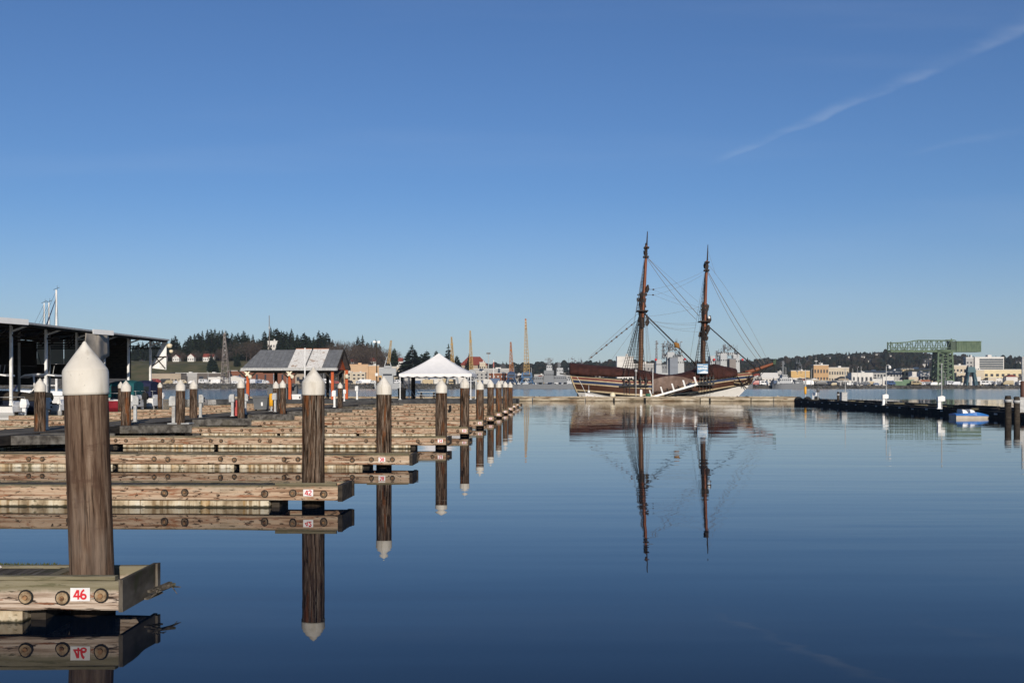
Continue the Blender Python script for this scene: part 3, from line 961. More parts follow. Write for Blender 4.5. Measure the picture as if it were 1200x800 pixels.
tent()
pp = P(471, HY, 109)
t = thing('trash_can', 'black trash can standing beside the left front leg of the tent', 'trash can', (pp.x, 109, .6))
MB().lathe([(.34, 0), (.38, .05), (.42, .95), (.45, .97), (.45, 1.03)], 16).build('can', m_black, t)
MB().lathe([(.46, 1.035), (.40, 1.12), (.15, 1.17), (.0005, 1.18)], 16).build('lid', m_black, t)


def picnic():
    p = P(501, HY, 108.5)
    t = thing('picnic_table', 'light topped picnic table with dark legs under the white tent', 'picnic table', (p.x, 108.5, .6), GR)
    tp = MB()
    for k in range(4): tp.box(-1.0, 1.0, -.38 + k * .19, -.21 + k * .19, .70, .75)
    tp.build('tabletop', m_steel, t)
    for y in (-.75, .75): MB().box(-1.0, 1.0, y - .14, y + .14, .42, .46).build('bench', m_steel, t)
    for x in (-.65, .65):
        MB().beam((x, -.3, .7), (x, -.62, 0), .09).beam((x, .3, .7), (x, .62, 0), .09).beam((x, -.85, .38), (x, .85, .38), .07, .09).build('leg_frame', m_dark, t)


picnic()


def gangrail():
    p = P(482, HY, 112); t = thing('gangway_rail', 'thin sloping gangway handrails seen behind the tent', 'handrail', (p.x, 112, .6), GR)
    for s, a, b in ((0, (-.75, 0, 1.9), (.5, 0, .1)), (1, (.1, .8, 1.8), (1.3, .8, .1))):
        MB().tube([a, b], .035, 6).tube([(a[0], a[1], a[2] - .5), (b[0] - .35, b[1], .1)], .025, 6).tube([a, (a[0], a[1], 0)], .03, 6).build('rail', m_steel, t)


gangrail()


def light_pole(px, d, z0, ytop, ybase_lab, lab, r=.07, box=True, arm=True, mat=None):
    p = P(px, HY, d); h = CAMZ - (ytop - HY) / F * d - z0
    t = thing('light_pole', lab, 'light pole', (p.x, d, z0))
    MB().tube([(0, 0, 0), (0, 0, h * .5), (0, 0, h)], [r, r * .85, r * .6], 8).box(-.2, .2, -.2, .2, 0, .04).build('pole', mat or m_steel, t)
    if arm:
        MB().beam((-.28, 0, h - .04), (.3, 0, h - .04), .05).box(.1, .38, -.2, .1, h - .2, h + .05).box(-.36, -.12, -.15, .1, h - .14, h + .06).build('floodlight', m_white, t)
    if box: MB().box(-.14, .14, -.22, -.08, h * .40, h * .40 + .3).build('junction_box', m_white, t)
    return t


light_pole(441.5, 111, .6, 400, 0, 'slim dark light pole with twin floodlights between pavilion and tent', mat=m_dark)


# ------------------------------------------------------------------ covered moorage on the left
def shelter():
    U = -35.0; va, vb = 50.0, 94.2; D = 12.0; ez = 5.98
    t = thing('boat_shelter', 'long open sided boat shelter with thin metal roof on white posts', 'boat shelter', G(U, va), GR)
    L_ = vb - va
    mb = MB(); mb.prism([(0, ez), (0, ez + .10), (-D / 2, ez + .62), (-D, ez + .10), (-D, ez), (-D / 2, ez + .5)], 0, L_, axis='y')
    mb.build('roof', m_greyroof, t)
    MB().box(.003, .12, 0, L_, ez + .0, ez + .13).build('gutter', m_steel, t)
    MB().box(-.22, -.002, .1, L_ - .1, ez - .13, ez - .004).build('eave_beam', m_dark, t)
    vpx = lambda px, u: 1250 * u / (px - 655)
    for a, b in ((-30, 1), (97, 112)):
        y0, y1 = vpx(a, U) - va, vpx(b, U) - va
        MB().prism([(.124, y0), (.16, y0), (.16 + (y1 - y0) * .30, y1), (.124 + (y1 - y0) * .30, y1)], ez - .16, ez + .20, axis='z').build('white_fascia', m_gel, t)  # boards flared outward so that the sun brightens them
    for k in range(-2, 6):
        y = 69.3 + 4.83 * k - va
        MB().box(-1.42, -1.26, y - .08, y + .08, .25, ez + .12).build('post', m_white, t)
        MB().beam((-1.34, y, ez - .45), (-.1, y, ez - .02), .11).build('eave_brace', m_white, t)
        MB().box(-6.1, -5.96, y + .4, y + .54, .2, ez + .45).build('post', m_steel, t)
        f = MB(); f.beam((-D + .2, y, ez - .1), (-D / 2, y, ez + .42), .16); f.beam((-D / 2, y, ez + .42), (-.2, y, ez - .06), .16)
        f.beam((-D + .2, y, ez - .7), (-.4, y, ez - .7), .12)
        for q in range(5): f.beam((-D + 1 + q * 2.2, y, ez - .7), (-D + 2.1 + q * 2.2, y, ez + .05 + (.3 if 1 <= q <= 3 else 0)), .09)
        f.build('truss', m_dark, t)
    m_fibre = bpy.data.materials.new('fibreglass_panel'); m_fibre.use_nodes = True
    b_ = m_fibre.node_tree.nodes['Principled BSDF']; b_.inputs['Base Color'].default_value = (.30, .26, .20, 1); b_.inputs['Roughness'].default_value = .8
    tb = m_fibre.node_tree.nodes.new('ShaderNodeBsdfTranslucent'); tb.inputs[0].default_value = (.75, .66, .52, 1)
    mx = m_fibre.node_tree.nodes.new('ShaderNodeMixShader'); mx.inputs[0].default_value = .6
    lk = m_fibre.node_tree.links; lk.new(b_.outputs[0], mx.inputs[1]); lk.new(tb.outputs[0], mx.inputs[2])
    lk.new(mx.outputs[0], m_fibre.node_tree.nodes['Material Output'].inputs[0])
    y = 0.0; k = 0
    while y < L_ - .3:
        y1 = min(y + 3.1, L_)
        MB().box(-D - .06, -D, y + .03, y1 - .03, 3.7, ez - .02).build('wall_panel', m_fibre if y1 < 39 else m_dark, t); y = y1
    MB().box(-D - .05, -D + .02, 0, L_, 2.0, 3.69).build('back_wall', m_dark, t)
    MB().box(-D, -3.4, L_ - .06, L_, 2.6, 3.9).box(-D + 6.2, -3.4, L_ - .06, L_, 3.9, ez + .3).build('end_wall', m_dark, t)
    for k in range(5): MB().box(-D + k * 1.24 + .03, -D + k * 1.24 + 1.2, L_ - .06, L_ - .03, 3.92, ez + .1 + .07 * k).build('end_panel_sheet', m_fibre, t)
    w = MB(); z0 = 3.40
    w.prism([(-1.6, z0 + .15), (-.15, z0), (-.12, ez - .1), (-.45, ez - .1)], L_ - .1, L_ - .03, axis='y'); w.build('end_panel', m_white, t)
    MB().beam((-1.5, L_ - .2, z0 + .25), (-.2, L_ - .2, z0 + 1.2), .07).beam((-1.2, L_ - .2, z0 + 1.25), (-.2, L_ - .2, z0 + .1), .07).beam((-1.3, L_ - .2, z0 + 1.15), (-.1, L_ - .2, z0 + 1.15), .07).build('panel_brace', m_dark, t)
    MB().lathe([(.02, 0), (.22, .05), (.26, .3), (.05, .42)], 10, (.15, L_ - .1, ez - .65)).lathe([(.02, 0), (.16, .05), (.18, .25), (.05, .3)], 10, (.3, L_ - .1, ez - 1.1)).build('float_buoy', flat('cream_buoy', (.7, .6, .42)), t)
    tp = MB(); n = 12; secs = []
    for i in range(n + 1):
        f = i / n; y = vpx(88, U) - va - .4 + f * 4.6
        secs.append([(.16 - .10 * math.sin(f * 9), y + .35 * (1 - q) * (1 if f < .5 else -.2), ez - .15 - (2.3 if f < .55 else 2.3 - (f - .55) * 1.6) * q) for q in (0, .25, .5, .75, 1)])
    tp.loft(secs, 0, closed=False, caps=False, smooth=True)
    o = tp.build('hanging_tarp', flat('grey_beige_tarp', (.34, .30, .25), .9), t)
    sm_ = o.modifiers.new('thickness', 'SOLIDIFY'); sm_.thickness = .015


shelter()


def motorboat(name, label, u, v, L_, B, hullm, topm, canvas=False, arch=False, wind=True, covered=False, seed=0, outboard=True, h=.75):
    """stern at (u, v), bow pointing to -u; local x runs from stern (0) to bow (-L_)"""
    t = thing(name, label, 'boat', G(u, v), GR, 'boats moored under the shelter'); r = random.Random(seed)
    secs = []; ns = 12
    for i in range(ns + 1):
        q = i / ns; x = -L_ * q; b = B / 2 * (1 - max(0, (q - .35) / .65) ** 2.2); b = max(b, .03)
        z1 = h + .28 * q * q; zc = .05 + .25 * max(0, q - .5)
        secs.append([(x, -b, z1), (x, -b * .93, zc + .12), (x, -b * .7, -.1 + .3 * max(0, q - .6)), (x, 0, -.3 + .55 * max(0, q - .6)),
                     (x, b * .7, -.1 + .3 * max(0, q - .6)), (x, b * .93, zc + .12), (x, b, z1)])
    MB().loft(secs, 0, closed=True).build('hull', hullm, t)
    rl = MB()
    for s in (-1, 1): rl.tube([(q[0][0], q[0][1] * s * -1 * -1 if s > 0 else -q[0][1], q[0][2] + .01) for q in secs], .035, 5)
    rl.build('rub_rail', m_white if hullm is not m_gel else m_bluehull, t)
    if covered:
        c = MB(); cs = []
        for i in range(9):
            q = i / 8 * .86; x = -.08 - L_ * q; b = B / 2 * (1 - max(0, (q - .35) / .65) ** 2.2) + .04
            z = h + .28 * q * q; k = .55 * math.sin(math.pi * (.18 + q * .75))
            cs.append([(x, -b, z - .1), (x, -b, z + .03), (x, -b * .5, z + k * .8), (x, 0, z + k), (x, b * .5, z + k * .8), (x, b, z + .03), (x, b, z - .1)])
        c.loft(cs, 0, closed=True, smooth=True); c.build('boat_cover', topm, t)
    else:
        cb = MB(); x0, x1 = -L_ * .38, -L_ * .78; bw = B * .40
        cb.loft([[(x0, -bw, h), (x0, bw, h), (x0, bw * .95, h + .55), (x0, -bw * .95, h + .55)], [(x1, -bw * .6, h + .1), (x1, bw * .6, h + .1), (x1, bw * .5, h + .42), (x1, -bw * .5, h + .42)]])
        cb.build('cabin', m_gel, t)
        if wind:
            w = MB(); w.loft([[(x0 - .2, -bw, h + .52), (x0 - .2, bw, h + .52), (x0 + .25, bw * .8, h + 1.15), (x0 + .25, -bw * .8, h + 1.15)], [(x0 - .25, -bw, h + .52), (x0 - .25, bw, h + .52), (x0 + .2, bw * .8, h + 1.15), (x0 + .2, -bw * .8, h + 1.15)]])
            wo = w.build('windscreen', m_glass, t)
            fr = MB(); fr.tube([(x0 - .2, -bw, h + .5), (x0 + .25, -bw * .8, h + 1.18), (x0 + .25, bw * .8, h + 1.18), (x0 - .2, bw, h + .5)], .035, 6); fr.build('windscreen_frame', m_white, wo)
        if canvas:
            c = MB(); cs = []
            for i in range(6):
                q = i / 5; x = -.25 - L_ * .38 * q; zz = h + 1.25 + .22 * math.sin(math.pi * (q * .8 + .2))
                cs.append([(x, -B * .45, h + .1), (x, -B * .43, zz - .15), (x, -B * .25, zz), (x, 0, zz + .06), (x, B * .25, zz), (x, B * .43, zz - .15), (x, B * .45, h + .1)])
            c.loft(cs, 0, closed=True); c.build('canvas_top', topm, t)
            for s in (-1, 1): MB().box(-.25 - L_ * .3, -.4, s * B * .452 - .01, s * B * .452 + .01, h + .55, h + 1.0).build('clear_panel', m_glass, t)
        if arch:
            a = MB(); a.tube([(-L_ * .3, -B * .46, h), (-L_ * .33, -B * .42, h + 2.0), (-L_ * .33, B * .42, h + 2.0), (-L_ * .3, B * .46, h)], .07, 8)
            a.loft([[(-L_ * q_, -B * w_, h + z_), (-L_ * q_, B * w_, h + z_), (-L_ * q_, B * w_, h + z_ + .10), (-L_ * q_, -B * w_, h + z_ + .10)] for q_, w_, z_ in ((.10, .30, 1.98), (.14, .40, 2.03), (.30, .42, 2.10), (.45, .38, 2.02), (.52, .28, 1.86))])
            a.build('hard_top', m_gel, t)
            MB().tube([(-L_ * .3, .2, h + 2.2), (-L_ * .4, .5, h + 3.8)], .018, 5).build('whip_antenna', m_dark, t)
            for k in range(3): MB().tube([(-L_ * .22 - k * .3, B * .3, h + 2.18), (-L_ * .22 - k * .3 + .1, B * .3, h + 2.75)], .02, 5).build('rod_holder', m_steel, t)
        st = MB(); st.loft([[(-.5, -.5, h - .1), (-.1, -.5, h - .1), (-.1, .5, h - .1), (-.5, .5, h - .1)], [(-.45, -.5, h + .3), (-.28, -.5, h + .35), (-.28, .5, h + .35), (-.45, .5, h + .3)]]); st.build('stern_seat', m_gel, t)
    sr = MB()
    for s in (-1, 1):
        sr.tube([(-.1, s * B * .42, h), (-.1, s * B * .42, h + .6), (-L_ * .3, s * B * .44, h + .6), (-L_ * .3, s * B * .44, h)], .022, 5)
    sr.tube([(-.1, -B * .42, h + .6), (-.1, -B * .1, h + .6)], .022, 5).tube([(-.1, B * .1, h + .6), (-.1, B * .42, h + .6)], .022, 5)
    if not covered: sr.build('stern_rail', m_steel, t)
    MB().box(.0, .45, -B * .4, -B * .12, .16, .21).box(.0, .06, -B * .36, -B * .16, .0, .16).build('swim_step', m_gel if hullm is not m_gel else m_dark, t)
    if outboard:
        ob = MB(); ob.loft([[(.1, -.17, h - .1), (.5, -.17, h - .1), (.5, .17, h - .1), (.1, .17, h - .1)], [(.08, -.2, h + .15), (.56, -.2, h + .12), (.56, .2, h + .12), (.08, .2, h + .15)], [(.14, -.13, h + .5), (.48, -.13, h + .45), (.48, .13, h + .45), (.14, .13, h + .5)]])
        o = ob.build('outboard_motor', m_gel if seed % 2 == 0 else m_black, t)
        MB().loft([[(.18, -.08, h - .1), (.42, -.08, h - .1), (.42, .08, h - .1), (.18, .08, h - .1)], [(.22, -.05, -.4), (.40, -.05, -.4), (.40, .05, -.4), (.22, .05, -.4)]]).build('motor_leg', m_gel if seed % 2 == 0 else m_black, o)
    return t


motorboat('cabin_cruiser', 'white cabin cruiser with hard top, rod holders and railings behind the first white shelter post', -35.9, 69.6, 6.5, 2.0, m_gel, m_navy, arch=True, seed=6, h=.58)
motorboat('covered_boat', 'dark blue hulled boat under a dark cover left of the lone capped pile', -35.4, 72.0, 6.0, 2.0, m_bluehull, m_dark, covered=True, seed=3, h=1.0)
motorboat('open_motorboat', 'white open motorboat with raked hard top right of the lone capped pile', -35.2, 74.9, 6.0, 2.1, m_gel, m_bluehull, arch=True, canvas=False, seed=8, h=.62)
motorboat('maroon_runabout', 'maroon hulled runabout with white topsides beside the half hidden pile', -35.0, 85.0, 5.0, 2.1, m_maroon, m_dark, canvas=False, seed=2)
motorboat('teal_canvas_boat', 'white boat with teal canvas top and teal stripe at the end of the shelter', -35.2, 88.6, 6.4, 2.4, m_gel, m_teal, canvas=True, seed=7, h=.9)
motorboat('navy_canvas_boat', 'boat with navy canvas top and white outboard motor, last in the shelter', -35.2, 92.3, 6.0, 2.4, m_gel, m_navy, canvas=True, seed=4, h=.9)


def sailboat(px, ytop, d, label, jib=False, mast_r=.09):
    p = P(px, HY, d); h = CAMZ - (ytop - HY) / F * d
    t = thing('sailboat', label, 'sailboat', (p.x, d, 0), GR, 'sailboats moored behind the shelter')
    secs = []
    for i in range(13):
        q = i / 12; x = -5 + 10 * q; b = max(.05, 1.5 * math.sin(math.pi * (.12 + .86 * q)) ** .8); z = .95 + .35 * (2 * q - 1) ** 2
        secs.append([(x, -b, z), (x, -b * .8, .1), (x, 0, -.5), (x, b * .8, .1), (x, b, z)])
    MB().loft(secs, 0).build('hull', m_gel, t)
    MB().loft([[(-2.5, -.9, .9), (-2.5, .9, .9), (-2.5, .8, 1.5), (-2.5, -.8, 1.5)], [(1.8, -.7, .9), (1.8, .7, .9), (1.8, .55, 1.35), (1.8, -.55, 1.35)]]).build('cabin', m_gel, t)
    ms = MB().tube([(0, 0, .9), (0, 0, h)], [mast_r, mast_r * .75], 8).build('mast', m_alu, t)
    MB().tube([(-.3, 0, h), (.35, 0, h + .25)], .025, 5).tube([(.1, 0, h), (.1, 0, h + .45)], .015, 4).build('wind_vane', m_dark, ms)
    MB().beam((0, -.8, h * .62), (0, .8, h * .62), .06).build('spreader', m_alu, ms)
    MB().tube([(0, 0, 2.0), (-4.2, 0, 2.1)], .07, 6).build('boom', m_alu, t)
    MB().tube([(0, 0, h - .1), (-4.9, 0, 1.2)], .014, 4).tube([(0, 0, h - .1), (0, 1.4, 1.1)], .014, 4).tube([(0, 0, h - .1), (0, -1.4, 1.1)], .014, 4).build('stay_wire', m_dark, t)
    if jib: MB().tube([(0, 0, h * .93), (-1.9, 0, h * .5), (-4.6, 0, 1.3)], [.03, .10, .12], 7).build('furled_sail', m_navy, t)
    return t


sailboat(66, 339.5, 112, 'sailboat with the tallest pale mast and a dark furled sail behind the shelter roof', True, .13)
sailboat(57.3, 354.5, 114, 'sailboat with the shorter bright mast just left of the tallest one')
sailboat(51.8, 355, 116, 'sailboat with the duller grey mast at the left of the three masts')


# ------------------------------------------------------------------ dark breakwater on the right
def dark_float():
    U0, va, vb = 25.6, 44.0, 117.5
    t = thing('black_breakwater', 'long breakwater dock painted black for its shaded side running out towards the ship', 'breakwater', G(U0, va), GR)
    L_ = vb - va; r = random.Random(8)
    m_shade_timber = M('shade_black_timber', [(.3, (.008, .007, .006)), (.6, (.022, .018, .015)), (.8, (.05, .042, .034))], (3, 1, 6), 5, .85, .01, (6, 2, 8))  # black tone paints in the shade on the breakwater's unlit side
    y = 0
    while y < L_:
        y1 = min(y + r.uniform(5, 7), L_)
        b = MB().timber(0, y1 - y - .06, 0, 3.0, -.4, .40 + r.uniform(-.03, .03), 8, .02, .05, r).build('float', m_shade_timber, t)
        b.rotation_euler = (0, 0, R(90)); b.location = (3.0, y, 0); y = y1
    for x in (.02, 2.75):
        y = 0
        while y < L_ - .5:
            y1 = min(y + r.uniform(2.5, 5), L_)
            b = MB().timber(0, y1 - y - .15, 0, .24, .445, .58 + r.uniform(-.04, .04), 5, .015, .03, r).build('curb_timber', m_shade_timber, t)
            b.rotation_euler = (0, 0, R(90)); b.location = (x + .24, y, 0); y = y1
    cl = MB()
    for k in range(24):
        y = 2 + k * 2.95; put('cleat_plate', bpy.data.meshes['cleat_plate'] if k else MB().box(-.03, .0, -.22, .22, .0, .09).mesh('cleat_plate', m_steel), t, (-.012, y, .24 + r.uniform(-.03, .03)))
    for k in range(9):
        y = 6 + k * 7.6 + r.uniform(-1, 1); x = r.uniform(.4, 1.8)
        MB().timber(0, r.uniform(.8, 1.8), 0, .5, .445, .56, 3, .01, .02, r).build('loose_plank', m_fascia, t).matrix_local = Matrix.Translation((x, y, 0)) @ Matrix.Rotation(r.uniform(0, 3), 4, 'Z')
    e = MB()
    for q in range(3):
        n = 14; R1 = .5
        e.lathe([(.25, -.14), (.45, -.14), (R1, -.05), (R1, .05), (.45, .14), (.25, .14)], 14, (.5 + q * .95, 0, 0))
    o = e.build('end_tyre', m_black, t); o.rotation_euler = (R(90), 0, 0); o.location = (0, L_ + .02, .3)
    return t


dark_float()


def rp(px, d): return G(*uv_of(px, d), .6)


# pedestals with lamps on the dark breakwater
def lamp_pedestal(px, d, ytop, label, z=.42):
    p = P(px, HY, d); h = CAMZ - (ytop - HY) / F * d - z
    t = thing('lamp_pedestal', label, 'pedestal', (p.x, d, z), GR, 'white pedestals on the black breakwater')
    MB().box(-.09, .09, -.08, .08, 0, h * .75).box(-.16, .16, -.14, .14, 0, .04).build('post', m_white, t)
    MB().prism([(-.12, h * .55), (.34, h * .6), (.34, h * .92), (.2, h), (-.12, h * .92)], -.15, .15, axis='y').build('head', m_white, t)


lamp_pedestal(1035.5, 84, 461.5, 'white hooded pedestal on the black breakwater by the middle lamp post')
lamp_pedestal(1100.5, 70, 463.5, 'white hooded pedestal on the black breakwater by the crane tower and paddle boat')
lamp_pedestal(953, 112, 459.5, 'short white pedestal near the tyre end of the black breakwater')


def tall_post(px, d, ytop, label, head='lamp'):
    p = P(px, HY, d); h = CAMZ - (ytop - HY) / F * d - .42
    t = thing('lamp_post', label, 'lamp post', (p.x, d, .42), GR, 'lamp posts on the black breakwater')
    MB().tube([(0, 0, 0), (0, 0, h)], [.038, .03], 8).build('pole', m_steel, t)
    if head == 'lamp':
        MB().tube([(0, 0, h - .02), (.02, 0, h + .08), (.15, 0, h + .12), (.24, 0, h + .05)], .035, 6).build('arm', m_steel, t)
        MB().lathe([(.02, .08), (.10, .04), (.13, -.12), (.08, -.2), (.02, -.2)], 10, (.26, 0, h - .02)).build('lamp_head', m_white, t)
    elif head == 'cap': MB().lathe([(.06, -.3), (.16, -.28), (.16, .1), (.02, .16)], 10, (0, 0, h)).build('lamp_head', m_bin, t)
    else: MB().lathe([(.06, 0), (.07, .03), (.05, .06), (.01, .08)], 8, (0, 0, h)).build('pole_cap', m_steel, t)


tall_post(1038.6, 84.5, 429, 'tall grey lamp post with hooked white lamp on the black breakwater')
tall_post(1103.5, 70.5, 427, 'tall thin bare pole standing in front of the green crane tower', 'plain')
tall_post(958.6, 111, 456, 'short post with dark round head near the tyre end of the black breakwater', 'cap')
tall_post(990.5, 101, 433, 'thin pole rising behind the grey cabinet on the black breakwater', 'plain')


def channel_marker():
    d = 128; p = P(943.8, HY, d)
    t = thing('channel_marker', 'yellow banded marker on a thin pole beyond the black breakwater end', 'marker', (p.x, d, 0), 0)
    zt = lambda y: CAMZ - (y - HY) / F * d
    MB().tube([(0, 0, -1), (0, 0, zt(433))], .05, 7).build('pole', m_steel, t)
    MB().lathe([(.05, zt(462)), (.14, zt(461)), (.14, zt(453.5)), (.05, zt(452.8))], 12).build('yellow_band', m_yellow, t)


channel_marker()


def cabinet(px0, px1, ytop, d, label, z=.42):
    a, b = P(px0, HY, d), P(px1, HY, d); w = b.x - a.x; h = CAMZ - (ytop - HY) / F * d - z
    t = thing('power_cabinet', label, 'cabinet', ((a.x + b.x) / 2, d, z), 0)
    MB().box(-w / 2, w / 2, -.02, .6, .06, h).build('housing', m_steel, t)
    MB().box(-w / 2 - .02, w / 2 + .02, -.05, .63, h + .002, h + .05).build('lid', m_steel, t)
    MB().box(-w / 2 + .05, w / 2 - .05, -.035, -.023, .12, h - .06).build('door', m_steel, t)
    MB().box(-w / 2 - .03, w / 2 + .03, -.04, .62, 0, .055).build('plinth', m_dark, t)


cabinet(986.5, 992.8, 460, 100, 'grey power cabinet beside two short dark piles on the black breakwater')
cabinet(1194, 1204, 466.5, 58, 'grey power cabinet beside the two black guide piles')


def guide_pile(px, d, ytop, label, r=.17, m=None):
    p = P(px, HY, d); zt = CAMZ - (ytop - HY) / F * d; rg = random.Random(int(px))
    t = thing('guide_pile', label, 'pile', (p.x, d, 0), 0, 'dark guide piles of the black breakwater')
    MB().lathe([(r, -1.5), (r, 0), (r * .97, zt - .12), (r * .8, zt)], 14, jit=.03, rg=rg).build('shaft', m or m_dark, t)
    MB().lathe([(r * 1.12, zt - .35), (r * 1.12, zt - .2)], 14).build('iron_band', m_steel, t)


guide_pile(1181.3, 57, 463.5, 'stout black guide pile right of the blue paddle boat', .17)
guide_pile(1191.5, 57.2, 464.5, 'stout black guide pile touching the grey cabinet at the frame edge', .16)
guide_pile(982.3, 100, 459, 'short dark pile left of the grey power cabinet', .12)
guide_pile(985.4, 100.6, 459.5, 'short dark pile touching the grey power cabinet', .10)
p = P(1198.5, HY, 75); zt = CAMZ + (HY - 419) / F * 75
t = thing('mooring_post', 'tall post with brown lower half and pale upper half at the frame edge', 'post', (p.x, 75, 0))
MB().lathe([(.16, -1.5), (.16, CAMZ + .35), (.13, CAMZ + .4)], 12).build('brown_base', flat('brown_steel', (.10, .045, .03)), t)
MB().tube([(0, 0, CAMZ + .3), (0, 0, zt)], .085, 8).box(-.1, .1, -.1, .1, zt, zt + .06).build('pale_pole', m_steel, t)


def paddle_boat():
    d = 63.2; p = P(1137, HY, d)
    t = thing('paddle_boat', 'blue and white paddle boat moored against the black breakwater', 'paddle boat', (p.x, d, 0), -R(4))
    L_ = 2.06; blue = flat('bright_blue_plastic', (.03, .15, .44), .4, .4)
    cream = flat('cream_plastic', (.52, .46, .38), .5); t.scale = (1, 1, .86)
    def sec(x, b, z0, z1): return [(x, -b, z0), (x, b, z0), (x, b * 1.05, z1), (x, -b * 1.05, z1)]
    hull = MB().loft([sec(-1.02, .62, -.1, .20), sec(-.5, .66, -.12, .19), (sec(.4, .62, -.1, .17)), sec(.85, .4, -.02, .16), sec(1.0, .15, .06, .15)]).build('hull', cream, t)
    dk = MB().loft([[(x, -b, z), (x, b, z), (x, b * .9, z2), (x, b * .3, z2 + .03), (x, -b * .3, z2 + .03), (x, -b * .9, z2)] for x, b, z, z2 in
                    [(-1.03, .67, .205, .30), (-.6, .71, .195, .35), (-.15, .71, .19, .38), (.15, .7, .185, .43), (.45, .62, .175, .38), (.9, .38, .165, .25), (1.06, .1, .155, .18)]]).build('deck', blue, t)
    for x in (-.42, .02):
        s = MB(); s.loft([[(x + .13, y0, .38), (x + .13, y1, .38), (x - .14, y1, .38), (x - .14, y0, .38)] if False else [(x - .17, y0, .36), (x + .15, y0, .36), (x + .15, y1, .36), (x - .17, y1, .36)] for y0, y1 in ((-.5, .5),)] +
                         [[(x - .18, -.46, .56), (x + .02, -.46, .56), (x + .02, .46, .56), (x - .18, .46, .56)], [(x - .2, -.4, .62), (x - .1, -.4, .62), (x - .1, .4, .62), (x - .2, .4, .62)]])
        s.build('seat', m_white, t)
    MB().tube([(.2, -.1, .48), (.1, -.1, .6)], .02, 6).build('tiller', m_black, t)


paddle_boat()


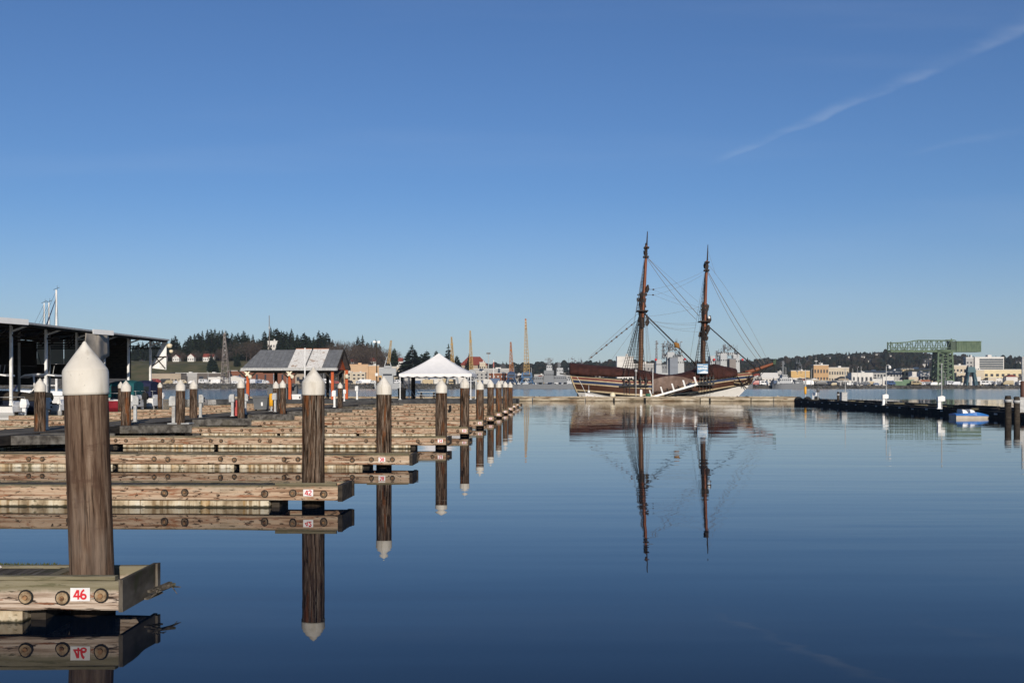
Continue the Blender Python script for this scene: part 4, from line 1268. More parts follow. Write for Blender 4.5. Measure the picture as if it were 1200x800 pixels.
# ------------------------------------------------------------------ the two masted ship
def ship():
    D0 = 146.0; K = D0 / F
    X = lambda px: (px - 775) * K
    Z = lambda py: CAMZ + (HY - py) * K
    p = P(775, HY, D0)
    t = thing('brig', 'brown two masted wooden sailing ship with bare masts and brown deck canvas', 'sailing ship', (p.x, D0, 0), GR)
    mo = flat('ship_red_band', (.15, .04, .028), .6); my = flat('ship_cream_line', (.46, .36, .22), .6)
    mb_ = flat('ship_blue_band', (.022, .038, .085), .6)
    mbr = M('ship_brown_planks', [(.3, (.05, .022, .014)), (.7, (.085, .04, .025))], (.6, 6, 14), 5, .6, .004, (.5, 4, 20), .1)
    mbk = flat('ship_black_band', (.012, .012, .013), .5); mw = flat('ship_white_bottom', (.84, .80, .73), .5, var=.03)
    mrig = flat('tarred_rigging', (.018, .014, .012), .8); mspar = flat('oiled_spar', (.20, .062, .025), .5)
    mmast = flat('brown_lower_mast', (.12, .06, .03), .55); mbw = flat('dark_masthead', (.03, .02, .016), .7)
    mline = flat('hemp_line', (.16, .13, .10), .9)
    mcan = M('brown_deck_canvas', [(.3, (.032, .011, .008)), (.7, (.062, .022, .017))], (.8, 1, 1.6), 5, .9, .03, (1.2, 1.2, 1.2), .3)
    mtarp = M('worn_grey_brown_tarp', [(.3, (.13, .085, .065)), (.7, (.22, .155, .125))], (1, 1, 1), 5, .9, .05, (1.5, 1.5, 3), .4)
    rail = [(666, 440), (700, 442.5), (730, 445), (765, 446.5), (795, 445), (815, 443), (835, 440), (850, 438.4), (862, 437.4), (884, 436)]
    wht = [(666, 459.5), (688, 460.2), (705, 463.5), (725, 467), (775, 467.5), (800, 466), (830, 462), (855, 456.5), (870, 451.5), (884, 444)]
    offs = [0, 1.2, 3.6, 4.9, 8.0, 9.3, 15.6, 17.4]         # pixel offsets below the rail of each paint band
    mats = [my, mo, my, mb_, my, mbr, my, mbk, mw]
    bow = [(436, 880), (441, 881), (445, 882.5), (450, 879), (456, 873), (462, 866.5), (469, 860), (478, 850)]
    stn = [(436, 668), (440, 668.5), (450, 672), (459, 676), (463, 677.5), (469, 682), (478, 694)]
    NS = 44
    rows = []
    for i in range(NS + 1):
        q = i / NS
        q2 = q
        pxm = 668.5 + q2 * (881 - 668.5)
        ry = lerp(rail, pxm); wy = lerp(wht, pxm)
        sc = 1.0
        if pxm > 835: sc = 1 - .22 * (pxm - 835) / 46
        ys = [ry + o * sc for o in offs] + [max(wy, ry + offs[-1] * sc + 1.2), 468.8, 474, 482]
        B = 3.3 * (min(1, .66 + .5 * math.sin(min(1, q / .35) * math.pi / 2) * .68)) * (1 - max(0, (q - .58) / .42) ** 2.3)
        row = []
        for j, y in enumerate(ys):
            x0 = lerp(stn, y); x1 = lerp(bow, y)
            x = x0 + (x1 - x0) * q2
            s = max(0, min(1, (y - ry) / 28)); zz = (y - 440) / 42
            w = B * (1.0 - .06 * (1 - s) if y < 462 else 1.0)
            if y >= 462: w *= max(.05, 1 - ((y - 462) / 20) ** 1.6)
            fl = max(0, (q - .6) / .4); w *= 1 - fl * .22 * s
            sb = max(0, (.25 - q) / .25); w *= 1 - sb * .55 * s ** 1.5
            row.append((X(x), w, Z(y)))
        rows.append(row)
    hull = MB(); nj = len(rows[0])
    for sgn in (-1, 1):
        vs = [(a, sgn * max(b, .04), c) for r_ in rows for (a, b, c) in r_]
        for j in range(nj - 1):
            mi = min(j, 8)
            fs = [(i * nj + j, i * nj + j + 1, (i + 1) * nj + j + 1, (i + 1) * nj + j) for i in range(NS)]
            hull.add(vs, fs, mi, True)
    for rr in (rows[0], rows[-1]):
        L_ = [(a, -b, c) for a, b, c in rr] + [(a, b, c) for a, b, c in reversed(rr)]
        n = len(rr)
        for j in range(n - 1):
            hull.add([L_[j], L_[j + 1], L_[2 * n - 2 - j], L_[2 * n - 1 - j]], [(0, 1, 2, 3)], 7 if rr is rows[0] and j < 8 else 8)
    hull.build('hull', mats, t)
    dk = MB(); vs = []
    for r_ in rows: vs += [(r_[4][0], -r_[4][1] + .02, r_[4][2]), (r_[4][0], r_[4][1] - .02, r_[4][2])]
    dk.add(vs, [(2 * i, 2 * i + 1, 2 * i + 3, 2 * i + 2) for i in range(NS)]); dk.build('deck', m_deckwood, t)
    # cap rail, wale at channel level, stern corner post
    for sgn in (-1, 1):
        MB().tube([(r_[0][0], sgn * (r_[0][1] + .02), r_[0][2] + .03) for r_ in rows[:-1]], .07, 5).build('cap_rail', mbk, t)
        MB().tube([(r_[0][0] * 1 if False else a, sgn * (b + .03), c) for (a, b, c) in rows[0][:9]], .10, 6).build('stern_quarter_trim', my, t)
    MB().box(X(676.5), X(681), -.12, .12, -1.4, Z(459)).build('rudder', mbk, t)
    MB().beam((X(668), 0, Z(439)), (X(656), 0, Z(437.5)), .18).build('stern_boomkin', mbk, t)
    st = MB()
    for k in range(4): st.box(X(667.5) - .04, X(667.5), -1.5 + k * .85, -1.0 + k * .85, Z(446), Z(441.5))
    st.build('stern_window', m_glass, t)
    # channels with deadeyes
    for sgn in (-1, 1):
        for (a, b, yy) in ((725, 758, 451.6), (813, 833, 450.5)):
            c = MB(); yb = sgn * 3.28
            c.box(X(a), X(b), min(yb, yb + sgn * .42), max(yb, yb + sgn * .42), Z(yy + .9), Z(yy - .4))
            ch = c.build('channel', mbk, t)
            dd = MB(); n = 5
            for k in range(n):
                x = X(a + (b - a) * (.15 + .75 * k / (n - 1)))
                dd.box(x - .055, x + .055, yb + sgn * .30 - .05, yb + sgn * .30 + .05, Z(yy), Z(yy - 9 - .4 * k))
                dd.box(x - .03, x + .03, yb + sgn * .02 - .02, yb + sgn * .02 + .02, Z(yy + 10), Z(yy + 1))
                for z_ in (Z(yy - 2), Z(yy - 7.5)):
                    dd.prism([(x + .16 * math.cos(w * math.pi / 4), z_ + .16 * math.sin(w * math.pi / 4)) for w in range(8)], yb + sgn * .30 - .07, yb + sgn * .30 + .07)
            dd.build('deadeye_row', mbk, ch)

    # ---- masts
    def mast(bx, by, tx, cap_y, top_y, name, pts):
        """pts: (px, py, radius) lower mast; top mast; topgallant"""
        lo, up, tg = pts
        m = MB().tube([(X(a), 0, Z(b)) for a, b, _ in lo], [r for *_, r in lo], 12).build(name, mmast, t)
        MB().tube([(X(a), -.32, Z(b)) for a, b, _ in up], [r for *_, r in up], 10).build('topmast', mspar, m)
        MB().tube([(X(a), -.32, Z(b)) for a, b, _ in tg], [r for *_, r in tg], 8).build('topgallant_mast', mbw, m)
        return m

    mm = mast(0, 0, 0, 0, 0, 'main_mast', ([(750, 452, .34), (751.5, 400, .33), (753, 343, .24)],
                                          [(753.5, 372, .24), (755, 335, .23), (757, 300, .18), (757.4, 288, .15)],
                                          [(757.2, 303, .12), (757.8, 288, .11), (758.6, 271.5, .05)]))
    fm = mast(0, 0, 0, 0, 0, 'fore_mast', ([(823, 452, .32), (824, 400, .31), (824.6, 357, .23)],
                                          [(825, 386, .23), (826, 345, .21), (827.4, 315, .17), (827.7, 306, .14)],
                                          [(827.6, 318, .11), (828.2, 305, .10), (828.8, 287.5, .045)]))

    def platform(mst, px, py, w, dpt, nm='top_platform', h=.14):
        mb = MB(); mb.box(X(px - w), X(px + w), -dpt, dpt, Z(py) - h / 2, Z(py) + h / 2)
        mb.beam((X(px - w * .7), -dpt * .6, Z(py) - .1), (X(px - .5), -.15, Z(py) - 1.1), .10); mb.beam((X(px + w * .7), -dpt * .6, Z(py) - .1), (X(px + .5), -.15, Z(py) - 1.1), .10)
        mb.box(X(px - w * .5), X(px + w * .5), -.25, .25, Z(py) - .55, Z(py) - h / 2 - .003)
        return mb.build(nm, mbw, mst)
    platform(mm, 752.6, 364.5, 6.3, 1.3); platform(fm, 824.5, 377, 5.8, 1.2)
    for (mst, px, py) in ((mm, 753.6, 345), (fm, 825.5, 359)):
        MB().box(X(px - 4), X(px + 4.5), -.55, .3, Z(py) - .18, Z(py) + .18).build('mast_cap', mbw, mst)
    for (mst, px, py, w) in ((mm, 756.8, 301.3, 3.2), (mm, 757.4, 290.5, 3.0), (fm, 827.2, 317.4, 3.0), (fm, 827.8, 308, 2.6)):
        MB().box(X(px - w), X(px + w), -.75, .2, Z(py) - .10, Z(py) + .10).beam((X(px), -1.0, Z(py)), (X(px), .4, Z(py)), .12).build('crosstrees', mbw, mst)
    # dark doublings, blocks, tackles and furled gear round the mast heads
    r = random.Random(12)
    for (mst, cx, y0, y1, sp) in ((mm, 752.8, 344, 386, 4.2), (fm, 824.8, 357, 400, 4.0), (mm, 757, 290, 303, 1.6), (fm, 827.5, 307, 320, 1.6)):
        g = MB()
        for k in range(int((y1 - y0) * 1.5)):
            y = r.uniform(y0, y1); x = cx + r.gauss(0, sp * .55); yy = r.uniform(-.6, .4)
            g.beam((X(x), yy, Z(y)), (X(x) + r.uniform(-.15, .15), yy, Z(y) + r.uniform(.15, .7)), r.uniform(.12, .28))
        for k in range(7):
            x = cx + (-1) ** k * r.uniform(.4, sp * .8); g.tube([(X(x), -.5, Z(y0 + 2)), (X(x - .3), -.5, Z(y1 - 2))], .05, 5)
        g.build('tackle_blocks', mbw, mst)
    # radar bracket lights on the main topmast, steaming light on the fore top
    MB().beam((X(756), -.3, Z(339)), (X(765.5), -.3, Z(339.4)), .04).beam((X(755), -.3, Z(345.5)), (X(765), -.3, Z(345.7)), .04).box(X(764.6), X(766.4), -.45, -.2, Z(340.2), Z(338.6)).box(X(764.2), X(766), -.45, -.2, Z(346.5), Z(345)).build('light_bracket', mbw, mm)
    MB().lathe([(.02, -.2), (.17, -.16), (.17, .12), (.04, .2)], 10, (X(829.5), -.8, Z(372.5))).build('steaming_light', m_white, fm)
    for mst, px, py in ((mm, 757.5, 378), (fm, 829.5, 375), (fm, 828, 386), (mm, 757.5, 339)):
        MB().tube([(X(px), -.5, Z(py + 4)), (X(px + .6), -.5, Z(py)), (X(px + 1.6), -.5, Z(py - 5))], [.15, .32, .1], 8).build('furled_gear', mbw, mst)

    # ---- shrouds with ratlines
    def ladder(mst, top, bots, side, n, r0=.036, nm='shroud_ladder'):
        mb = MB(); tp = Vector(top); bs = [Vector(b) for b in bots]
        for b in bs: mb.tube([tp, b], r0, 5)
        for k in range(1, n):
            q = k / n * .93
            mb.tube([b.lerp(tp, q) for b in bs], .02, 4)
        mb.build(nm, mrig, mst)
    for s in (-1, 1):
        ladder(mm, (X(750.5), s * .55, Z(366)), [(X(a), s * 3.58, Z(441)) for a in (728, 734.5, 741.5, 748, 754)], s, 22)
        ladder(fm, (X(822.5), s * .5, Z(379)), [(X(a), s * 3.5, Z(440.5)) for a in (815, 819, 823.5, 828.5, 832)], s, 18)
        ladder(mm, (X(756), s * .3, Z(302)), [(X(a), s * 1.25, Z(364)) for a in (746.8, 749.3, 752)], s, 15, .024)
        ladder(fm, (X(826.4), s * .3, Z(318)), [(X(a), s * 1.15, Z(376.5)) for a in (819.3, 821.8, 824)], s, 14, .024)
    # ---- single lines
    def line(mst, a, b, rad, y0=0, y1=0, sag=0.0, m=mline, nm='stay'):
        A, B = Vector((X(a[0]), y0, Z(a[1]))), Vector((X(b[0]), y1, Z(b[1])))
        pts = []
        for k in range(9):
            q = k / 8; v_ = A.lerp(B, q); v_.z -= sag * 4 * q * (1 - q); pts.append(v_)
        return MB().tube(pts, rad * .95, 5).build(nm, m, mst)
    ms = line(mm, (754, 366), (821.5, 433), .10, m=mrig, nm='main_stay')
    MB().tube([(X(790), 0, Z(401.5)), (X(793), 0, Z(404.5)), (X(796), 0, Z(407.5))], [.12, .42, .12], 10).build('stay_heart_block', flat('leather_wrap', (.25, .12, .03), .8), ms)
    line(mm, (753.5, 369), (815, 433), .035, m=mrig)
    MB().tube([(X(812), 0, Z(424)), (X(823), 0, Z(434.5))], [.14, .2], 7).build('stay_collar', mrig, mm)
    line(mm, (759, 302), (819.5, 371), .04); line(mm, (758.5, 303), (815, 374), .03, sag=.5); line(mm, (759.5, 302.5), (818, 354), .014)
    fs = line(fm, (826, 379), (884, 431), .085, m=mrig, nm='fore_stay')
    line(fm, (829, 318), (895, 426), .04, sag=.4); line(fm, (829, 320), (891, 427), .028, sag=1.0); line(fm, (828.5, 309), (900, 425.5), .016, sag=-.9)
    line(fm, (828.5, 291), (838, 322), .012)
    # braces and halyards between the masts, backstays aft
    for (a, b, rd, sg) in (((766, 339), (825, 318), .013, .3), ((766, 346), (822, 323), .013, .3), ((766, 340), (820, 361), .012, .1), ((766, 346), (818, 364), .012, .1),
                           ((757, 371), (818, 360), .013, .2), ((758, 375), (818, 378), .013, .3), ((760, 376), (816, 381), .013, .2), ((760, 378), (818, 389), .013, .3), ((762, 377), (815, 384), .012, .5)):
        line(mm, a, b, rd, -.4, -.4, sg, nm='brace')
    for a, b, y in (((751, 366), (734, 443), 3.4), ((755, 302), (736, 442), 3.4), ((756, 303), (730, 440), -3.4), ((749, 366), (690, 419), 0)):
        line(mm, a, b, .018, 0, y, nm='backstay')
    for a, b, y in (((825, 320), (808, 442), 3.2), ((826, 320), (811, 442), -3.2), ((823, 381), (812, 440), 0)): line(fm, a, b, .018, 0, y, nm='backstay')
    for px in (757, 758.5, 761, 763): line(mm, (756 + (px - 757) * .2, 372), (px, 440), .016, -.6, -2.0, nm='halyard')
    line(mm, (748, 378), (712, 428), .014, nm='brace')
    tl = line(mm, (746, 376), (690, 421), .04, m=mrig, nm='topping_lift')
    bd = MB()
    for k in range(9):
        q = .10 + k * .105; x = 746 + (690 - 746) * q; y = 376 + (421 - 376) * q
        bd.tube([(X(x + 1.0), 0, Z(y - .8)), (X(x), 0, Z(y)), (X(x - 1.0), 0, Z(y + .8))], [.05, .13 + .03 * (k % 2), .05], 7)
    bd.build('chafing_bead', flat('brown_bead', (.10, .05, .03)), tl)
    # ---- bowsprit and head
    bs = MB().tube([(X(860), 0, Z(441)), (X(885), 0, Z(433)), (X(907), 0, Z(425.2))], [.30, .25, .15], 10).build('bowsprit', mspar, t)
    MB().tube([(X(861), 0, Z(443.5)), (X(884), 0, Z(436.5)), (X(906), 0, Z(428))], .06, 6).build('bobstay', mrig, bs)
    MB().tube([(X(893), 0, Z(433)), (X(886), 0, Z(443))], .04, 6).tube([(X(901), 0, Z(428)), (X(884.5), 0, Z(446))], .04, 6).build('martingale', mrig, bs)
    MB().box(X(904.5), X(907.5), -.2, .2, Z(427), Z(422)).beam((X(907), 0, Z(426)), (X(907.6), 0, Z(420.5)), .14).build('bowsprit_cap', flat('green_cap', (.03, .06, .03)), bs)
    for q in (.25, .5, .62): MB().tube([(X(860 + 47 * q - .7), 0, Z(441 - 15.6 * q + .3)), (X(860 + 47 * q + .7), 0, Z(441 - 15.6 * q - .3))], .32 - .1 * q, 10).build('rope_lashing', mrig, bs)
    MB().tube([(X(878), 0, Z(439)), (X(884), 0, Z(437)), (X(892), 0, Z(432.2))], .14, 6).build('furled_jib', mbw, bs)
    hd = MB()
    for s in (-1, 1):
        for (a, b, c) in (((856, 442), (870, 446), (882.5, 441)), ((857, 446), (870, 449.5), (881.5, 443.5)), ((858, 450), (868, 452), (879, 447))):
            hd.tube([(X(a[0]), s * 1.6, Z(a[1])), (X(b[0]), s * .75, Z(b[1])), (X(c[0]), s * .12, Z(c[1]))], .09, 5)
        for x in (861, 865, 869, 873): hd.beam((X(x), s * (1.5 - (x - 858) * .06), Z(441.5)), (X(x + 1.5), s * (1.2 - (x - 858) * .05), Z(450.5)), .09)
    for k in range(80):
        x = r.uniform(854, 879); hd.beam((X(x), r.uniform(-.9, .7), Z(r.uniform(440, 447))), (X(x + r.uniform(-3, 3)), r.uniform(-.9, .7), Z(r.uniform(438, 450))), .11)
    hd.build('head_rail', mbw, t)
    tb = MB()
    for s in (-1, 1):
        tb.tube([(X(857), s * 1.7, Z(448)), (X(868), s * .9, Z(449.5)), (X(880), s * .15, Z(444.5))], .06, 5)
    tb.build('trail_board', my, t)
    kn = MB(); kn.beam((X(866), -1.0, Z(449)), (X(873), -.6, Z(455)), .12, .1); kn.beam((X(861), -1.5, Z(441)), (X(869), -1.2, Z(452.5)), .10); kn.build('anchor', mbk, t)
    # ---- canvas covers over the deck
    def cover(name, pts, half, mat, rnd_y=.0, seed=1, droop=.08):
        """pts: (px, ridge py, skirt py)"""
        rr = random.Random(seed); secs = []
        for i in range(41):
            q = i / 40; px = pts[0][0] + (pts[-1][0] - pts[0][0]) * q
            zt = Z(lerp([(a, b) for a, b, c in pts], px)); zb = Z(lerp([(a, c) for a, b, c in pts], px))
            h = half(px) if callable(half) else half
            row = []
            for s, w in ((-1, 1.0), (-1, 1.0), (-1, .86), (-1, .5), (-1, .18), (1, .0), (1, .18), (1, .5), (1, .86), (1, 1.0), (1, 1.0)):
                row.append([s * w * h, 0])
            zz = [zb, zb + (zt - zb) * .33, zb + (zt - zb) * .66, zb + (zt - zb) * .87, zt - .03, zt, zt - .03, zb + (zt - zb) * .87, zb + (zt - zb) * .66, zb + (zt - zb) * .33, zb]
            fold = .07 * math.sin(px * 1.9 + seed) + .05 * math.sin(px * .83)
            secs.append([(X(px), y + (fold if abs(y) > h * .4 else 0) * (1 if y < 0 else -1), z + rr.uniform(-.03, .03)) for (y, _), z in zip(row, zz)])
        mb = MB(); mb.loft(secs, 0, closed=True, smooth=True); return mb.build(name, mat, t)
    hb = lambda px: 3.12 * (.72 + .28 * min(1, (px - 668) / 50)) if px < 820 else 3.2 * (1 - max(0, (px - 812) / 75) ** 2.0)
    cover('aft_canvas_cover', [(667.5, 425, 438.5), (690, 427, 440.5), (720, 429.5, 441.5), (745, 432.5, 441)], hb, mcan, seed=2)
    cover('midship_canvas_cover', [(745.5, 432.5, 449), (760, 434.5, 449), (772, 438, 447), (786, 439, 445), (800, 436.5, 444.5), (816, 431, 444.5)], hb, mcan, seed=5)
    cover('fore_canvas_cover', [(822, 432, 445), (829, 428, 444), (836, 426, 444), (848, 429, 442.5), (861, 431.5, 440.5)], hb, mcan, seed=9)
    tp = MB(); secs = []
    for i in range(33):
        q = i / 32; px = 762 + 46 * q; zt = Z(445 - 4.5 * math.sin(math.pi * q)); zb = Z(lerp([(762, 459.5), (776, 458.5), (790, 455), (800, 451), (808, 447)], px))
        secs.append([(X(px), -3.36 - .10 * math.sin(px * .9 + k * .7) - .05 * math.sin(px * 2.3) - .05 * k / 5, zt + (zb - zt) * k / 5) for k in range(6)])
    tp.loft(secs, 0, closed=False, caps=False, smooth=True)
    o = tp.build('side_tarp', mtarp, t); md = o.modifiers.new('thickness', 'SOLIDIFY'); md.thickness = .03
    # stanchion by the main chains
    MB().tube([(X(762.5), -3.5, Z(461)), (X(762.5), -3.5, Z(433))], .05, 6).build('white_stanchion', m_white, t)
    # banner board by the fore mast: blue and white, its small marks unreadable at this distance
    bn = MB().box(X(812.8), X(825), -3.62, -3.56, Z(438), Z(427)).build('banner_board', flat('banner_blue', (.16, .30, .45), .6), t)
    wm = MB(); rr = random.Random(4)
    for k in range(10):
        x = 813.6 + k * 1.08
        wm.box(X(x), X(x + .7), -3.632, -3.622, Z(433.3 + .4 * math.sin(k)), Z(431.2 + .5 * math.sin(k * 2.1)))
    for a, b, c in ((813.2, 819.5, 428.2), (820, 824.5, 429)): wm.box(X(a), X(b), -3.632, -3.622, Z(c + .9), Z(c))
    wm.prism([(X(813.2), Z(437.6)), (X(824.6), Z(437.6)), (X(824.6), Z(436)), (X(821), Z(434.8)), (X(817), Z(436.2))], -3.632, -3.622)
    wm.build('banner_mark', m_white, bn)
    return t


ship()


def gangway():
    d = 140.0; K = d / F
    a, b = P(763.5, 466, d), P(819, 449.5, d)
    t = thing('boarding_gangway', 'white railed gangway sloping from the breakwater up to the ship', 'gangway', a, GR)
    v = b - a; L_ = math.hypot(v.x, v.y); rise = v.z
    for y in (0, .9):
        MB().beam((0, y, .06), (L_, y, rise), .07, .22).build('side_rail', m_white, t)
    MB().beam((0, .45, -.04), (L_, .45, rise - .1), .8, .06).build('tread_board', m_black, t)
    dk = MB(); dk.beam((L_ * .28, .45, rise * .28 - .2), (L_ * .9, .45, rise * .9 - .2), .5, .2); dk.build('under_truss', m_black, t)
    for k in range(5):
        q = .01 + k * .235; x = L_ * q; z = rise * q
        for y in (0, .9): MB().beam((x, y, z + .1), (x - .28, y, z + 1.0), .10).build('stanchion', m_white, t)
    MB().beam((L_ * .97, .1, rise), (L_ + 1.0, .2, rise - .02), .5, .14).build('landing_board', m_black, t)


gangway()


def dinghy():
    d = 139.2; t = thing('dinghy', 'white upturned sliver of a skiff moored under the ship stern', 'dinghy', P(703, HY, d + 1.2) - Vector((0, 0, CAMZ)), GR)
    secs = []
    for i in range(11):
        q = i / 10; x = -1.9 + 3.8 * q; b = .62 * math.sin(math.pi * min(1, .06 + q * .62)) + .02; z = .88 - .42 * q + .12 * (1 - q) ** 2
        secs.append([(x, -b, z), (x, -b * .7, z - .38), (x, 0, z - .5), (x, b * .7, z - .38), (x, b, z), (x, b * .8, z - .05), (x, 0, z - .25), (x, -b * .8, z - .05)])
    MB().loft(secs, 0).build('hull', m_gel, t)
    MB().box(-.3, -.05, -.5, .5, .55, .6).build('thwart', m_fascia, t)
    MB().tube([(-1.85, 0, .95), (-2.4, .6, 2.2), (-3.0, 1.2, 3.2)], .025, 5).build('painter_rope', m_white, t)


dinghy()


def bw_item(px, lab, name, cat, d=139.0, z=.6):
    q = P(px, HY, d); return thing(name, lab, cat, (q.x, d, z), GR)


t = bw_item(718, 'pale domed fender barrel on the breakwater beside the ship', 'fender_barrel', 'fender')
MB().lathe([(.34, -.1), (.36, .1), (.33, .35), (.22, .5), (.08, .56), (.0005, .57)], 14).build('barrel', flat('cream_fender', (.72, .62, .42), .6), t)
MB().lathe([(.372, .06), (.372, .13)], 14).build('band', m_white, t)
t = bw_item(690, 'small white round float hanging at the ship stern quarter', 'float_ball', 'float', 141.5, 1.2)
MB().lathe([(.001, -.2), (.13, -.16), (.17, 0), (.13, .16), (.001, .2)], 12).build('ball', m_white, t); MB().tube([(0, 0, .19), (0, .05, .9)], .02, 5).build('rope', m_white, t)
t = bw_item(751.3, 'plain white service pedestal on the breakwater amidships of the ship', 'service_pedestal', 'pedestal')
MB().box(-.14, .14, -.12, .12, 0, .80).box(-.18, .18, -.16, .16, 0, .05).build('post', m_white, t); MB().loft([[(-.16, -.14, .80), (.16, -.14, .80), (.16, .14, .80), (-.16, .14, .80)], [(-.08, -.08, .9), (.08, -.08, .9), (.08, .08, .9), (-.08, .08, .9)]]).build('hood', m_white, t)
t = bw_item(745.3, 'thin lamp post with round head standing against the ship side', 'lamp_post', 'lamp post')
MB().tube([(0, 0, 0), (0, 0, 3.2)], .045, 7).build('pole', m_steel, t); MB().lathe([(.05, 3.15), (.16, 3.2), (.18, 3.4), (.08, 3.5), (.001, 3.52)], 10).build('lamp_head', m_steel, t)
t = bw_item(759.5, 'coiled green hose on the breakwater by the foot of the gangway', 'coiled_hose', 'hose')
hb_ = MB()
for k in range(4): hb_.tube([(.3 * math.cos(a * .45), .3 * math.sin(a * .45), .06 + k * .09) for a in range(15)], .05, 5)
hb_.build('hose', flat('green_hose', (.05, .16, .10)), t)


# ------------------------------------------------------------------ trees
def leafmat(name, a, b): return M(name, [(.3, a), (.7, b)], (.25, .25, .25), 4, .9, spec=.15)


m_con = [leafmat('conifer_dark', (.010, .019, .011), (.026, .042, .020)), leafmat('conifer_mid', (.016, .027, .013), (.034, .050, .024))]
m_trunk = flat('bark', (.07, .05, .038), .9)
m_twig = [leafmat('bare_twig_brown', (.055, .040, .030), (.085, .062, .047)), leafmat('bare_twig_grey', (.065, .052, .042), (.10, .08, .066))]


def conifer_meshes(seed, H=30.0, wide=.17, pw=.85, ragged=.3, low=.10):
    r = random.Random(seed); mb = MB(); lev = 30
    for i in range(lev):
        q = low + (1 - low) * i / (lev - 1); z = H * q
        rad = H * wide * (max(0, 1 - (q - low) / (1 - low)) ** pw) * (1 - .35 * max(0, .25 - q) / .25) + .25
        n = max(5, int(12 - 7 * q))
        for k in range(n):
            a = r.uniform(0, 6.283); L_ = rad * r.uniform(1 - ragged, 1 + ragged * .45)
            d = Vector((math.cos(a), math.sin(a), 0)); s = Vector((-d.y, d.x, 0))
            drop = L_ * r.uniform(.15, .5); z0 = z + r.uniform(-.5, .6)
            w = L_ * r.uniform(.28, .5) + .15
            b = Vector((0, 0, z0)); tip = d * L_ + Vector((0, 0, z0 - drop)); mid = d * L_ * .55 + Vector((0, 0, z0 - drop * .3))
            mb.add([b, mid + s * w, tip, mid - s * w, mid + Vector((0, 0, -w * .8))], [(0, 1, 2), (0, 2, 3), (0, 4, 2)])
    top = MB()
    mb.tube([(0, 0, H * .9), (r.uniform(-.2, .2), 0, H * 1.01)], [.4, .05], 5)
    return mb.mesh('crown', m_con[seed % 2]), MB().tube([(0, 0, -2), (0, 0, H * .5), (0, 0, H * .95)], [H * .018, H * .011, H * .003], 7).mesh('trunk', m_trunk)


def bare_meshes(seed, H=18.0, rx=.36, dens=620):
    r = random.Random(seed); mb = MB(); tb = MB()
    tb.tube([(0, 0, -1), (0, 0, H * .3), (r.uniform(-.6, .6), 0, H * .6)], [H * .02, H * .016, H * .007], 6)
    for k in range(8):
        a = r.uniform(0, 6.28); z0 = H * r.uniform(.22, .5); L_ = H * r.uniform(.25, .42)
        e = Vector((math.cos(a) * L_ * .6, math.sin(a) * L_ * .6, z0 + L_ * .8)); tb.tube([(0, 0, z0), e], [H * .009, H * .003], 4)
    for k in range(dens):
        a = r.uniform(0, 6.28); u = r.uniform(-1, 1); rr = r.random() ** .45
        c = Vector((math.cos(a) * math.sqrt(1 - u * u) * rr * H * rx, math.sin(a) * math.sqrt(1 - u * u) * rr * H * rx, H * .62 + u * rr * H * .38))
        d = Vector((c.x * .8, c.y * .8, (c.z - H * .25) * .8)).normalized() + Vector((r.gauss(0, .3), r.gauss(0, .3), r.gauss(0, .2)))
        L_ = r.uniform(.8, 2.1); s = d.cross(Vector((r.gauss(0, 1), r.gauss(0, 1), .3))).normalized() * r.uniform(.05, .13)
        mb.add([c - s, c + s, c + d * L_], [(0, 1, 2)])
    return mb.mesh('crown', m_twig[seed % 2]), tb.mesh('trunk', m_trunk)


CON = [conifer_meshes(k, 30, w, pw, rg, lo) for k, (w, pw, rg, lo) in enumerate([(.23, .75, .3, .08), (.19, .7, .35, .12), (.27, .65, .3, .05), (.18, .8, .4, .15), (.25, .55, .35, .1), (.30, .7, .3, .05)])]
DENSE = [conifer_meshes(20 + k, 30, w, pw, .15, .02) for k, (w, pw) in enumerate([(.40, .95), (.21, .95), (.36, .55)])]
BARE = [bare_meshes(40 + k, 18, rx) for k, rx in enumerate((.34, .42, .28, .5))]


def tree(name, meshes, px, d, H, h0, label, group, cat='tree', wide=1.0, z=None):
    p = P(px, HY, d); z = terrain(px, d) if z is None else z
    t = thing(name, label, cat, (p.x, d, z), rnd.uniform(0, 6.28), group); s = H / h0
    t.scale = (s * wide, s * wide, s)
    put('crown', meshes[0], t); put('trunk', meshes[1], t)
    return t


SKY_L = [(150, 402), (176, 398), (190, 397), (200, 393), (205, 391), (212, 398), (222, 392), (230, 389), (240, 385), (255, 383.5), (270, 386), (285, 386), (300, 392), (305, 390),
         (315, 381), (325, 382), (333, 380), (340, 384), (345, 383), (352, 388), (360, 387), (366, 390), (372, 385), (380, 389), (385, 388), (392, 394), (400, 398), (412, 400), (420, 392), (426, 391), (434, 397), (440, 396), (446, 404), (462, 410)]
GC1 = 'dark conifers on the wooded hill'
r = random.Random(21)
x = 150.0
while x < 446:                                                    # the skyline row
    d = r.uniform(1215, 1290); yt = lerp(SKY_L, x) + r.choice([0, 0, 1, 2.5, 5])
    if 396 < x < 415: x += 4; continue
    zt = CAMZ - (yt - HY) / F * d; H = zt - terrain(x, d)
    tree('conifer_tree', CON[r.randrange(6)], x, d, H, 31, 'tall dark conifer in the row along the top of the wooded hill', GC1, wide=r.uniform(1.05, 1.65) * min(1, 30 / H) ** .3)
    x += r.uniform(3.4, 7.2)
for k in range(150):                                               # lower rows filling the slope
    x = r.uniform(150, 440); d = r.uniform(1185, 1235)
    yt = lerp(SKY_L, x) + r.uniform(5, 18); 
    if 312 < x < 326 and yt < 412: continue
    H = CAMZ - (yt - HY) / F * d - terrain(x, d)
    if H < 8: continue
    tree('conifer_tree', CON[r.randrange(6)], x, d, H, 31, 'dark conifer on the slope below the skyline row of the wooded hill', 'lower conifers on the wooded hill', wide=r.uniform(1.0, 1.5))
